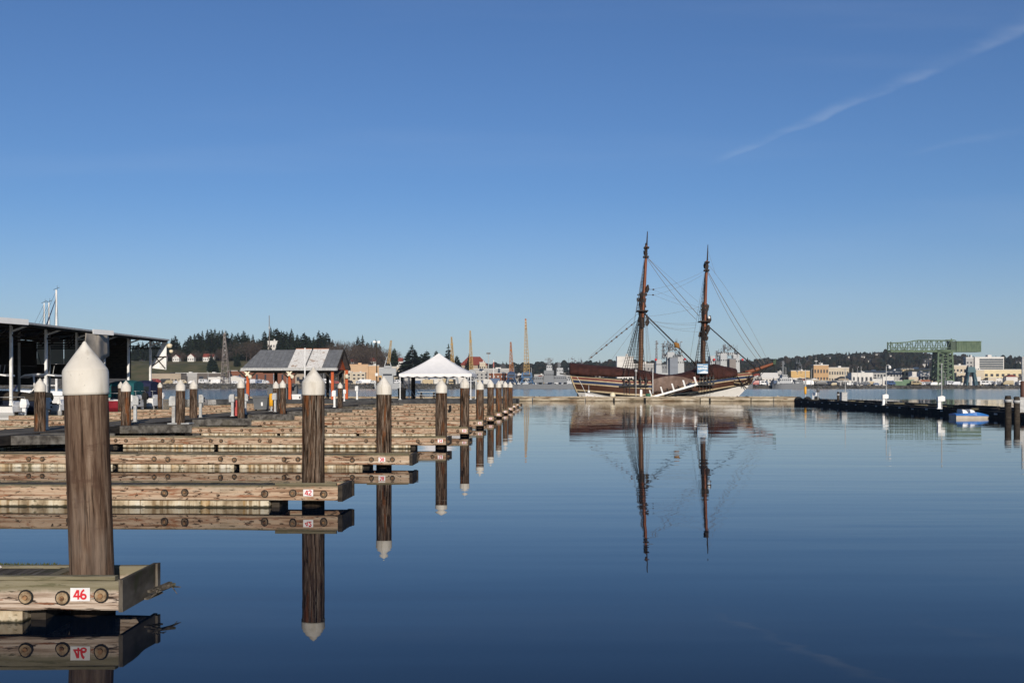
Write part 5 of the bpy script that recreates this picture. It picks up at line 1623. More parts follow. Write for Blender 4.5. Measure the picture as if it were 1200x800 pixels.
for k in range(34):
    x = r.choice([r.uniform(185, 262), r.uniform(285, 310), r.uniform(225, 330)]); d = r.uniform(1172, 1184)
    yt = r.uniform(407, 416) if x < 270 else r.uniform(398, 418)
    H = CAMZ - (yt - HY) / F * d - terrain(x, d)
    if H > 6: tree('bare_tree', BARE[r.randrange(4)], x, d, H, 18, 'bare brown tree among the houses at the foot of the wooded hill', 'bare trees at the foot of the wooded hill', wide=1.15)
for k in range(46):
    x = r.uniform(384, 470); d = r.uniform(1080, 1200)
    yt = lerp([(384, 396), (400, 398), (412, 397), (425, 402), (440, 402), (452, 407), (470, 412)], x) + abs(r.gauss(0, 7))
    H = CAMZ - (yt - HY) / F * d - terrain(x, d)
    if H > 6: tree('bare_tree', BARE[r.randrange(4)], x, d, H, 18, 'bare grey brown tree in the thicket above the peach coloured building', 'bare trees above the peach building', wide=.95)
for px, d, yt, k, lab in ((247.5, 1120, 415, 2, 'dark rounded evergreen right in front of the red roofed houses'), (252, 1112, 420, 2, 'low dark evergreen bush at the right of the red roofed houses'),
                       (278, 1140, 413, 2, 'dark evergreen beside the lattice tower'), (305, 1130, 418, 2, 'dark evergreen above the brick building')):
    H = CAMZ - (yt - HY) / F * d - terrain(px, d); tree('evergreen_tree', DENSE[k], px, d, H, 31, lab, None)
for px, d, yt, k, w, lab in ((483, 1050, 402, 0, 1.75, 'broad pyramid shaped dark conifer rising left of the tent peak'), (525.5, 1060, 401.5, 1, 1.6, 'narrow spire shaped dark conifer right of the tent peak'),
                          (500, 1070, 409.5, 2, 1.2, 'round topped dark evergreen just right of the pyramid conifer'), (511, 1075, 409, 2, .8, 'small round dark evergreen behind the tent peak'),
                          (535.5, 1065, 415, 2, .9, 'small dark evergreen between the spire conifer and the red roofs'), (549.5, 1090, 413, 1, 1.3, 'slim dark evergreen rising behind the red roofed building'),
                          (494, 1066, 413, 2, 1.2, 'low dark evergreen at the right foot of the pyramid conifer'), (462, 1062, 406, 2, .7, 'bushy dark tree left of the pyramid conifer')):
    H = CAMZ - (yt - HY) / F * d - terrain(px, d); tree('evergreen_tree', DENSE[k], px, d, H, 31, lab, None, wide=w)

# the wood covering the distant hills: a mass nobody could count
m_wood = M('distant_wood', [(.25, (.007, .012, .009)), (.45, (.013, .018, .012)), (.58, (.026, .023, .017)), (.75, (.042, .033, .025))], (.012, .012, .03), 5, .95, spec=.1, rand=False)


def far_wood():
    r = random.Random(33); mb = MB(); V, Fc = [], []
    for k in range(11000):
        px = r.uniform(360, 1500) if r.random() < .93 else r.uniform(-450, 360)
        d = 2650 - 1050 * r.random() ** 1.5
        z = terrain(px, d) - 1; H = r.uniform(9, 19) * (1.25 if r.random() < .12 else 1); con = r.random() < .62
        w = H * (r.uniform(.16, .26) if con else r.uniform(.32, .5)); x = (px - 600) / F * d
        n = 5; b = len(V); a0 = r.uniform(0, 6)
        prof = ((.12, 1.0), (.5, .62), (1.0, .0)) if con else ((.15, .6), (.55, 1.0), (.9, .55), (1.0, 0))
        for (q, s) in prof:
            if s == 0: V.append((x + r.uniform(-.4, .4), d, z + H * q)); continue
            for i in range(n):
                a = a0 + i * 1.2566; j = r.uniform(.75, 1.25)
                V.append((x + math.cos(a) * w * s * j, d + math.sin(a) * w * s * j, z + H * (q + r.uniform(-.05, .05))))
        m = len(prof) - 1
        for q in range(m - 1):
            for i in range(n): Fc.append((b + q * n + i, b + q * n + (i + 1) % n, b + (q + 1) * n + (i + 1) % n, b + (q + 1) * n + i))
        for i in range(n): Fc.append((b + (m - 1) * n + i, b + (m - 1) * n + (i + 1) % n, b + m * n))
    me = bpy.data.meshes.new('distant_forest'); me.from_pydata(V, [], Fc); me.materials.append(m_wood)
    o = link(bpy.data.objects.new('distant_forest', me)); tag(o, 'distant dark wood covering the hills across the inlet', 'forest', kind='stuff')


far_wood()

# ------------------------------------------------------------------ far buildings
WC = {}


def wallmat(c):
    if c not in WC: WC[c] = M('wall_paint', [(.3, tuple(v * .88 for v in c)), (.7, c)], (.15, .15, .4), 4, .85)
    return WC[c]


m_win = flat('dark_window_pane', (.03, .035, .045), .4, .2)
m_rroof = flat('red_roof', (.21, .048, .032), .8); m_droof = flat('dark_roof', (.05, .05, .05), .8); m_proof = flat('pale_roof', (.60, .58, .54), .8)
PEACH, CREAM, WHITE, TAN, BRICK, GREY, YEL, LG = (.56, .38, .23), (.56, .48, .36), (.68, .65, .60), (.38, .31, .23), (.20, .08, .045), (.22, .23, .24), (.58, .38, .16), (.40, .39, .37)


def building(name, px0, px1, yt, yb, d, col, label, roof='flat', rows=0, cols=0, win=(.5, .5), dep=None, cat='building', roofm=None, winm=None, wz=None, door=False, rot=0.0, group=None, base=None):
    a, b = P(px0, yb, d), P(px1, yb, d); w = b.x - a.x; k = d / F
    z0 = min(terrain(px0, d), terrain(px1, d)) - .5 if base is None else base
    zt = CAMZ - (yt - HY) * k; zb = max(CAMZ - (yb - HY) * k, z0); h = zt - z0; dep = dep or max(6, min(30, w * .6))
    t = thing(name, label, cat, (a.x, d, z0), rot, group); wm = wallmat(col)
    rm = roofm or m_droof
    if roof == 'gable_side': eh = h * .62
    elif roof in ('gable', 'hip'): eh = h * .66
    else: eh = h
    mb = MB().box(0, w, 0, dep, 0, eh)
    if roof == 'gable': mb.prism([(0, eh + .002), (w, eh + .002), (w / 2, h - .05)], .02, dep - .02, axis='y')
    if roof == 'gable_side': mb.prism([(0, eh + .002), (dep, eh + .002), (dep / 2, h - .05)], .02, w - .02, axis='x')
    mb.build('wall', wm, t)
    th = max(.25, h * .035); ov = .03 * w
    rf = MB()
    if roof == 'flat':
        rf.box(-.15, w + .15, -.15, dep + .15, eh + .003, eh + th)
        rf.box(w * .55, w * .68, dep * .4, dep * .7, eh + th + .003, eh + th + h * .08)
    elif roof == 'gable':
        for s in (0, 1):
            x0, x1 = (-ov, w / 2) if s == 0 else (w + ov, w / 2)
            z_ = eh - ov * (h - eh) / (w / 2)
            q = [(x0, z_), (x1, h), (x1, h + th), (x0, z_ + th)]
            rf.prism(q if s == 0 else q[::-1], -ov, dep + ov, axis='y')
    elif roof == 'gable_side':
        for s in (0, 1):
            y0, y1 = (-ov, dep / 2) if s == 0 else (dep + ov, dep / 2); z_ = eh - ov * (h - eh) / (dep / 2)
            q = [(y0, z_), (y1, h), (y1, h + th), (y0, z_ + th)]
            rf.prism(q if s == 0 else q[::-1], -ov, w + ov, axis='x')
    elif roof == 'hip':
        A = [(-ov, -ov, eh), (w + ov, -ov, eh), (w + ov, dep + ov, eh), (-ov, dep + ov, eh), (w * .28, dep / 2, h), (w * .72, dep / 2, h)]
        rf.add(A, [(0, 1, 5, 4), (1, 2, 5), (2, 3, 4, 5), (3, 0, 4), (3, 2, 1, 0)])
    rf.build('roof', rm, t)
    if rows and cols:
        zlo, zhi = wz or (.16, .90); ze = eh
        bw, bh = w / cols * win[0], (zhi - zlo) * ze / rows * win[1]
        wmesh = MB().box(-bw / 2, bw / 2, -.10, -.01, -bh / 2, bh / 2).mesh('window', winm or m_win)
        for i in range(rows):
            for j in range(cols):
                put('window', wmesh, t, (w * (j + .5) / cols, 0, ze * (zlo + (zhi - zlo) * (i + .5) / rows)))
    if door: MB().box(w * .44, w * .56, -.12, -.01, 0, min(2.6, h * .4)).build('door', m_droof, t)
    return t


B = building
# left quay
B('warehouse', 176, 212, 437.5, 451, 1010, TAN, 'low tan quay warehouse with dark roof and a row of windows behind the piles', rows=1, cols=9, win=(.55, .35), wz=(.15, .65), dep=18)
B('shed', 205, 231, 437, 444.5, 1035, LG, 'pale cream shed behind the tan quay warehouse', roofm=m_proof, door=True)
B('shed', 231, 259.5, 437.2, 449, 1015, (.12, .10, .085), 'dark brown shed with grey flat roof left of the lattice tower', roofm=m_proof, rows=1, cols=3, win=(.5, .5))
B('white_workshop', 243.5, 262, 442, 450.5, 1000, WHITE, 'low white workshop in front of the dark brown shed', roofm=m_proof, rows=1, cols=4, win=(.4, .4))
B('brick_warehouse', 266, 346, 434.5, 449, 1040, BRICK, 'wide orange brick warehouse behind the pavilion posts', roofm=m_proof, rows=1, cols=8, win=(.22, .55), dep=25)
B('boat_tent', 263, 286, 440.5, 450, 998, WHITE, 'white gabled storage tent in front of the brick warehouse', roof='gable', roofm=flat('white_tent_roof', (.78, .77, .75)), door=True)
B('white_workshop', 293, 309, 445, 451, 996, WHITE, 'low white workshop seen between the pavilion posts', rows=1, cols=4, win=(.4, .4), roofm=m_proof)
B('shed', 346, 366, 438, 449, 1020, TAN, 'tan shed seen under the right half of the pavilion', rows=1, cols=3)
for _px, _yt in ((310.5, 396), (327, 394), (317, 404), (323.5, 406)):
    H = CAMZ - (_yt - HY) / F * 1174 - terrain(_px, 1174); tree('conifer_tree', CON[2], _px, 1174, H, 31, 'dark conifer standing in front of the white apartment block on the hill', 'conifers by the white apartment block', wide=1.1)
B('apartment_block', 313.5, 325.5, 400, 411, 1182, WHITE, 'white apartment block high among the dark trees of the hill', rows=3, cols=4, win=(.45, .45), roofm=m_proof)
B('office_block', 403, 431.5, 427.5, 449, 1045, PEACH, 'tall peach coloured office block right of the pavilion', rows=0, roofm=flat('peach_roof', (.55, .35, .2)))
B('office_wing', 412.5, 428, 436.5, 449, 1030, CREAM, 'cream wing with small windows in front of the peach office block', rows=2, cols=3, win=(.5, .45), wz=(.35, .95), roofm=m_proof)
B('office_wing', 404.5, 412.3, 435.5, 449, 1032, CREAM, 'narrow cream wing with dark doorway left of the windowed cream wing', rows=3, cols=1, win=(.4, .7), roofm=m_proof)
B('office_block', 431.8, 444, 428.5, 449, 1044, (.56, .36, .20), 'narrower peach block joined to the right of the tall peach office block', roofm=m_proof)
B('office_block', 443.5, 455.5, 431, 449, 1046, YEL, 'yellowish block behind the dark light pole', rows=2, cols=3, roofm=m_proof)
B('office_block', 455.5, 472, 430, 448, 1050, CREAM, 'pale cream block left of the tent eave', rows=3, cols=4, win=(.35, .35), roofm=m_proof)
B('ferry_terminal', 473, 528, 438.5, 452, 1000, (.13, .13, .135), 'dark grey waterfront hall with a row of pale framed windows seen through the tent', rows=1, cols=9, win=(.6, .55), wz=(.25, .75), roofm=m_proof, winm=flat('pale_window', (.40, .38, .34), .3), dep=22)
B('white_workshop', 527, 546, 437.5, 450.5, 1003, WHITE, 'white rough fronted building seen through the right part of the tent', rows=2, cols=3, win=(.25, .3), roofm=m_proof)
B('red_roof_hall', 539.5, 571, 417.5, 428, 1110, TAN, 'long tan hall with dark red roof on the rise behind the tent', roof='hip', roofm=m_rroof, rows=1, cols=6, win=(.3, .3))
B('parking_deck', 553, 603, 432.3, 438, 1040, LG, 'long pale flat roofed deck above the red brick hall', roofm=m_proof, rows=1, cols=10, win=(.75, .4))
B('brick_hall', 572, 600, 437.2, 449.5, 1012, BRICK, 'red brick hall with pale windows just right of the tent', rows=2, cols=6, win=(.4, .35), winm=flat('pale_brick_window', (.5, .48, .45)), roofm=m_proof)
B('grey_tower_block', 557, 572, 435.5, 450, 1008, LG, 'grey block with dark openings between tent and brick hall', rows=3, cols=3, win=(.4, .5), roofm=m_proof)
B('brick_house', 585, 594, 426, 432.5, 1120, BRICK, 'small brick house above the long pale deck', roof='hip', rows=1, cols=3, win=(.3, .3))
B('office_block', 562, 569, 425, 433, 1100, CREAM, 'small cream block under the red roofed hall', rows=2, cols=3, roofm=m_proof)
# red-roofed houses on the grass
for px, w, yt, yb, lab in ((190.5, 6.5, 415, 424.5, 'leftmost of the red roofed white houses, with a broad low front'), (206, 7.5, 415.5, 424, 'red roofed white house between two bare trees left of the tall gabled one'),
                           (223.5, 7.5, 414.5, 424, 'white house with tall rounded gable and red roof'), (241, 6.5, 414.5, 424, 'red roofed white house half hidden by a dark evergreen'),
                           (247.5, 5.5, 415, 422.5, 'red roofed white house right of the dark evergreen')):
    B('red_roof_house', px - w / 2, px + w / 2, yt, yb, 1172, WHITE, lab, roof='gable' if w > 7 else 'gable_side', roofm=m_rroof, rows=1, cols=3, win=(.35, .4), cat='house', group='red roofed houses on the grass', dep=8, base=CAMZ + (HY - yb) * 1172 / F - .4)
for px, yt, yb, lab in ((415, 421, 425.5, 'small cream house among bare trees left of the peach block roof'), (436.5, 419.5, 425.5, 'white house with red roof among bare trees above the peach block'),
                        (468, 419.5, 425.5, 'small pale house at the edge of the bare trees left of the pyramid conifer')):
    B('hill_house', px - 4, px + 4, yt, yb, 1090, WHITE, lab, roof='gable_side', roofm=m_rroof, rows=1, cols=3, win=(.35, .4), cat='house', base=CAMZ + (HY - yb) * 1090 / F - 3)
# middle shore
r = random.Random(51)
mid = [(604, 611, 438, 'small white clinic block right of the red brick hall'), (626, 640, 439, 'low white store between the blue crane and the grey ship'), (652, 668, 438.5, 'pale office behind the grey naval ship mast'), (694, 712, 436, 'cream block half hidden by the ship stern canvas')]
for a, b, y, lab in mid: B('waterfront_block', a, b, y, 450, 1030, r.choice([WHITE, CREAM, LG]), lab, rows=2, cols=4, win=(.4, .4), roofm=m_proof)
# white block behind the ship
B('white_tower_block', 723, 742.5, 418.5, 441, 985, WHITE, 'white flat roofed block rising behind the ship just left of the main mast', rows=2, cols=6, win=(.3, .25), wz=(.3, .7), roofm=m_proof)
B('white_annex', 741, 766, 426.5, 446, 988, LG, 'pale annex behind the main mast shrouds', rows=3, cols=6, win=(.35, .4), roofm=m_proof)
# right shore
rs = [('boat_works', 893, 912, 437, 450.5, 1000, WHITE, 'white boat works just right of the ship bow', 2, 5, 'gable_side'), ('grey_tower_block', 911.3, 917.5, 435.5, 450, 1005, LG, 'narrow grey tower block left of the plain yellow building', 3, 2, 'flat'),
      ('yellow_hall', 927, 949, 434.5, 449.5, 1010, YEL, 'plain yellow hall standing out right of the ship bow', 0, 0, 'flat'), ('white_workshop', 929, 945, 443, 451, 996, WHITE, 'low white workshop in front of the yellow hall', 1, 4, 'flat'),
      ('orange_tan_block', 953.5, 971, 428, 449, 1060, (.52, .33, .17), 'orange tan block with roof mast right of the yellow hall', 2, 5, 'flat'), ('tan_block', 971, 995, 431, 446, 1062, CREAM, 'long cream block right of the orange tan block', 2, 8, 'flat'),
      ('white_store', 959, 966.5, 446, 451.5, 992, WHITE, 'small white store on the quay below the orange tan block', 1, 2, 'flat'), ('white_store', 986, 1004, 446, 452, 992, WHITE, 'low white quay store left of the windowed white block', 1, 5, 'flat'),
      ('white_block', 998, 1023, 437, 450, 1005, WHITE, 'white block with large dark windows facing the water', 1, 5, 'flat'), ('long_grey_block', 1009, 1038.5, 435, 447, 1030, LG, 'long light grey block behind the windowed white block', 2, 8, 'flat'),
      ('shaded_cube_side', 1027, 1034.5, 442.5, 451, 998, GREY, 'blue grey box drawing the shaded left side of the bright white cube', 0, 0, 'flat'), ('white_block', 1034.5, 1047.5, 441.5, 451, 997, WHITE, 'bright white windowless cube shaped building on the quay', 0, 0, 'flat'),  # grey box carries the painted shade of the white cube's left face
      ('long_grey_block', 1039, 1057, 434.5, 446, 1035, LG, 'light block right of the bright white cube', 2, 5, 'flat'), ('tan_block', 1056, 1091, 432.3, 447, 1040, (.60, .46, .26), 'tan block with two rows of windows left of the crane tower', 2, 8, 'flat'),
      ('white_block', 1069, 1089.5, 436, 444, 1012, WHITE, 'white block in front of the tan block by the crane tower', 1, 6, 'flat'), ('cream_block', 1116, 1133, 428.5, 446, 1040, CREAM, 'cream block seen right behind the crane tower', 3, 4, 'flat'),
      ('cream_block', 1121, 1132, 437, 449, 1015, CREAM, 'lower cream block between crane tower and glass office', 2, 3, 'flat'),
      ('grey_office', 1132, 1144, 419.5, 446, 1052, LG, 'grey office joined to the left of the glass office', 6, 3, 'flat'), ('long_cream_hall', 1146, 1290, 433.2, 448, 1012, (.68, .57, .36), 'long cream hall with a single row of dark windows below the glass office', 1, 22, 'flat'),
      ('cream_gable_end', 1142.5, 1153.5, 433.6, 450.5, 1001, CREAM, 'plain cream end block at the left of the long cream hall', 0, 0, 'flat'), ('white_quay_hall', 1157, 1187.5, 443.5, 451, 994, WHITE, 'low white quay hall in front of the long cream hall', 1, 9, 'flat'),
      ('small_house', 1062, 1068, 447, 451.5, 988, CREAM, 'tiny cream quay hut left of the crane tower foot', 1, 2, 'gable_side'), ('small_house', 975, 981, 446, 451.5, 988, TAN, 'tiny tan quay hut below the long cream block', 1, 2, 'gable_side'),
      ('boat_works', 880, 894, 441, 450.5, 1002, LG, 'grey boat works partly hidden by the ship bow', 2, 4, 'flat'), ('red_roof_store', 884, 899, 438, 447, 1040, TAN, 'store with dull red roof behind the ship bow', 1, 4, 'gable_side')]
for n, a, b, y0, y1, d, c, lab, rw, cl_, rf in rs:
    B(n, a, b, y0, y1, d, c, lab, roof=rf, rows=rw, cols=cl_, win=(.5, .45), roofm=m_rroof if 'red' in n else m_proof, wz=(.5, .85) if n == 'long_cream_hall' else None)
gl = B('glass_office', 1142.5, 1176.5, 419.2, 447, 1050, WHITE, 'modern glass office with white frame and grey glass bands', rows=0, roofm=m_proof)
wA = P(1142.5, 0, 1050).x; wd = P(1176.5, 0, 1050).x - wA; gz = terrain(1150, 1050) - .5
for k in range(5):
    z = CAMZ + (HY - 433) * .84 - gz + k * 2.25
    MB().box(4.5, wd - .8, -.25, -.01, z, z + 1.75).build('glass_band', flat('grey_office_glass', (.09, .105, .115), .6, .1), gl)
for px, d, y0, h, lab in ((958, 1060, 428, 9, 'thin mast on the roof of the orange tan block'), (963, 1060, 428, 4, 'short mast beside the taller mast on the orange tan roof')):
    q = P(px, y0, d); t = thing('roof_mast', lab, 'mast', (q.x, d + 5, q.z), 0); MB().tube([(0, 0, 0), (0, 0, h)], [.25, .12], 5).build('pole', m_steel, t)
    MB().box(-1.4, 1.4, -.2, .2, h * .45, h * .45 + .5).build('crossarm', m_white, t)

# houses scattered on the far wooded hillside
m_pale = wallmat((.55, .52, .47))
r = random.Random(61)
hp = [(1017, 426), (1000, 417), (983, 417.5), (998, 416), (1002, 418.5), (1016, 415), (1084, 419), (1087, 424), (1091, 421), (1093, 428), (1088, 416), (1131, 424), (1127, 420), (1120, 426), (931, 420), (945, 427), (908, 419.5), (1085, 428), (1122, 417), (1190, 428), (1089.5, 420), (1083, 426), (1086, 414.5), (1092.5, 417), (1094, 424), (1081, 430), (1088.5, 430), (1117, 421), (1124, 428), (1009, 421), (990, 421), (970, 422), (1025, 418), (1040, 420), (1150, 416), (1182, 423)]
for k, (px, py) in enumerate(hp):
    d = 1400
    d = 1700
    for q in range(40):
        if CAMZ - (py - HY) / F * d <= terrain(px, d) + 4: break
        d += 22
    a = P(px, py, d); w = r.uniform(7, 12)
    t = thing('hillside_house', 'small pale house dotted on the dark wooded hillside of the far shore', 'house', (a.x, d - 14, terrain(px, d) + 3.0), r.uniform(-.3, .3), 'houses on the far wooded hillside')
    MB().box(-w / 2, w / 2, 0, 8, -6, 7).prism([(0, 7.002), (8, 7.002), (4, 9.6)], -w / 2 + .05, w / 2 - .05, axis='x').build('wall', m_pale, t)
    MB().prism([(-.6, 6.7), (4, 9.8), (8.6, 6.7), (8.6, 7.1), (4, 10.2), (-.6, 7.1)], -w / 2 - .4, w / 2 + .4, axis='x').build('roof', m_droof, t)

# ------------------------------------------------------------------ lattice tower, poles
def lattice(mb, base, top, wb, wt, n, th, mi=0):
    base, top = Vector(base), Vector(top); ax = (top - base); L_ = ax.length; ax.normalize()
    sx = ax.cross(Vector((0, 1, 0)) if abs(ax.y) < .9 else Vector((1, 0, 0))).normalized(); sy = ax.cross(sx)
    def ring(q):
        w = wb + (wt - wb) * q; c = base + ax * L_ * q
        return [c + sx * w / 2 * a + sy * w / 2 * b for a, b in ((-1, -1), (1, -1), (1, 1), (-1, 1))]
    rs_ = [ring(i / n) for i in range(n + 1)]
    for i in range(n):
        for k in range(4):
            mb.beam(rs_[i][k], rs_[i + 1][k], th, mi=mi); k2 = (k + 1) % 4
            mb.beam(rs_[i][k], rs_[i + 1][k2], th * .6, mi=mi) if i % 2 else mb.beam(rs_[i][k2], rs_[i + 1][k], th * .6, mi=mi)
            mb.beam(rs_[i + 1][k], rs_[i + 1][k2], th * .6, mi=mi)


q = P(264.5, HY, 985); m_lat = flat('dull_lattice_steel', (.20, .17, .15), .7)
t = thing('lattice_tower', 'tall tapering lattice radio tower in front of the wooded hill', 'tower', (q.x, 985, 4), 0)
mb = MB(); lattice(mb, (0, 0, 0), (-1.2, 0, 47), 7.5, 1.0, 16, .42); mb.build('lattice', m_lat, t)
mb = MB(); mb.beam((-1.2, 0, 47), (-.6, 0, 51), .25)
for k in range(6): mb.box(-1.9 + (k % 2) * .9, -1.0 + (k % 2) * .9, -.6, .6, 27 + k * 3.9, 28.1 + k * 3.9)
mb.build('antenna', m_steel, t)
q = P(315.5, HY, 1176); t = thing('radio_mast', 'thin tall radio mast above the white apartment block', 'mast', (q.x, 1176, terrain(315, 1176)), 0)
MB().tube([(0, 0, 0), (0, 0, CAMZ + (HY - 369.5) * 1176 / F - terrain(315, 1176))], [.55, .38], 6).build('pole', m_lat, t)
MB().box(-.6, .6, -.5, .5, 36, 38).build('antenna', m_steel, t)
q = P(572.4, HY, 1000); t = thing('floodlight_mast', 'tall floodlight mast right of the red roofed hall', 'light pole', (q.x, 1000, 4), 0)
h = CAMZ + (HY - 413) * .8 - 4; MB().tube([(0, 0, 0), (0, 0, h)], [.5, .3], 6).build('pole', m_steel, t); MB().box(-1.9, 1.9, -.8, .8, h - 1.5, h).build('floodlight', m_bin, t)
q = P(578.5, HY, 1000); t = thing('striped_flagpole', 'short pole with pale top between floodlight mast and cranes', 'pole', (q.x, 1000, 4), 0)
MB().tube([(0, 0, 0), (0, 0, 23)], .35, 6).build('pole', m_white, t); MB().box(-.5, .5, -.5, .5, 16, 21).build('signal_box', flat('dull_red_box', (.35, .12, .1)), t)

# ------------------------------------------------------------------ shipyard cranes
m_cy, m_co, m_cb, m_cp = flat('crane_yellow', (.36, .23, .075), .6), flat('crane_orange', (.30, .12, .04), .6), flat('crane_blue', (.05, .12, .23), .6), flat('pale_crane_grey', (.36, .37, .37), .6)


def boom_crane(label, px, d, ytop, ypiv, ybase, dx_top, mboom, mbase, wb=3.4, band=False, basew=13):
    k = d / F; q = P(px, HY, d); z0 = terrain(px, d)
    Zq = lambda y: CAMZ + (HY - y) * k - z0
    t = thing('shipyard_crane', label, 'crane', (q.x, d, z0), 0, 'boom cranes of the shipyard')
    hp = Zq(ypiv); ht = Zq(ytop)
    mb = MB(); lattice(mb, (0, 0, hp - 1), (dx_top * k, 6, ht), wb, .9, 18, .42); bo = mb.build('boom', mboom, t)
    if band:
        bd = MB()
        for i in range(4):
            z = ht - .3 - i * 2.7; bd.box(dx_top * k - .8, dx_top * k + .8, 5.2, 6.8, z - 1.3, z)
        bd.build('red_band', flat('signal_red', (.28, .03, .03)), bo)
        bd = MB()
        for i in range(3): z = ht - 1.6 - i * 2.7; bd.box(dx_top * k - .7, dx_top * k + .7, 5.3, 6.7, z - 1.35, z - .003)
        bd.build('white_band', m_white, bo)
    else: MB().box(dx_top * k * .72 - 1.1, dx_top * k * .72 + 1.1, 3, 5, hp + (ht - hp) * .7, hp + (ht - hp) * .78).build('hoist_block', mboom, bo)
    w = basew * k / 2; g = MB()
    zt = hp - 3.5
    for sx in (-1, 1):
        for sy in (-1, 1): g.beam((sx * w, sy * w * .8, 0), (sx * w * .45, sy * w * .4, zt), 1.2)
        g.beam((sx * w * .8, -w * .65, zt * .35), (sx * w * .8, w * .65, zt * .35), .8)
    for sy in (-1, 1): g.beam((-w * .8, sy * w * .65, zt * .35), (w * .8, sy * w * .65, zt * .35), .9)
    g.build('portal', mbase, t)
    hs = MB(); hs.loft([[(-w * .8, -3, zt), (w * .8, -3, zt), (w * .8, 5, zt), (-w * .8, 5, zt)], [(-w * .7, -2.6, zt + 4.2), (w * .7, -2.6, zt + 4.2), (w * .7, 5, zt + 4.2), (-w * .7, 5, zt + 4.2)], [(-w * .3, -1, zt + 6), (w * .3, -1, zt + 6), (w * .3, 4, zt + 6), (-w * .3, 4, zt + 6)]])
    cb = hs.build('machinery_house', mbase, t)
    MB().box(-w * .5, w * .5, -3.1, -3.01, zt + 1.2, zt + 2.8).build('cab_window', m_win, cb)
    a = MB(); a.beam((-1.2, 3, zt + 4), (-.4, 6, zt + 12), .5); a.beam((1.2, 3, zt + 4), (.4, 6, zt + 12), .5); a.tube([(0, 6, zt + 12), (dx_top * k * .85, 5, hp + (ht - hp) * .85)], .15, 4); a.build('gantry', mboom, t)


boom_crane('slender yellow boom crane right of the spire conifer behind the tent', 530.5, 975, 394.5, 428, 450, -1.8, m_cy, m_cp, 3.2)
boom_crane('tall yellow boom crane rising from behind the right tent eave', 552.5, 980, 387, 436, 450, -1.8, m_cy, m_cp, 3.6)
boom_crane('orange boom crane on a dark blue portal behind the end piles', 599.3, 975, 400.5, 438, 450, -.8, m_co, flat('dark_crane_blue', (.03, .06, .12), .6), 4.2)
boom_crane('tallest yellow boom crane with red and white banded tip on a blue portal', 617.3, 975, 373, 438, 450, -1.2, m_cy, m_cb, 5.4, True, 17)


def floating_crane():
    d = 955; k = d / F; q = P(454.5, HY, d)
    t = thing('crane_ship', 'pale grey floating crane with A frame and yellow boom left of the tent', 'crane', (q.x, d, 0), 0)
    Zq = lambda y: CAMZ + (HY - y) * k
    MB().loft([[(-11, -4, 0), (11, -4, 0), (11, 4, 0), (-11, 4, 0)], [(-12, -4.5, 5), (12, -4.5, 5), (12, 4.5, 5), (-12, 4.5, 5)]]).build('hull', m_cp, t)
    MB().box(-5, 5, -3, 3, 5.003, Zq(436)).box(-7.5, 7.5, -2, 2, Zq(436) - 3, Zq(431)).box(-3, 3, -2.6, 2.6, Zq(431) + .003, Zq(428.5)).build('deckhouse', m_cp, t)
    MB().box(-4, 4, -3.1, -3.01, Zq(440), Zq(438)).build('bridge_window', m_win, t)
    a = MB(); a.beam((-3.4, 0, Zq(431)), (-.5, 0, Zq(417.5)), .7); a.beam((3.4, 0, Zq(431)), (.5, 0, Zq(417.5)), .7); a.beam((-2.2, 0, Zq(424)), (2.2, 0, Zq(424)), .5); a.build('a_frame', m_cp, t)
    b = MB(); lattice(b, (.8, -1, Zq(426)), (3.0, -1, Zq(399)), 2.0, 1.1, 10, .4); b.build('boom', m_cy, t)


floating_crane()


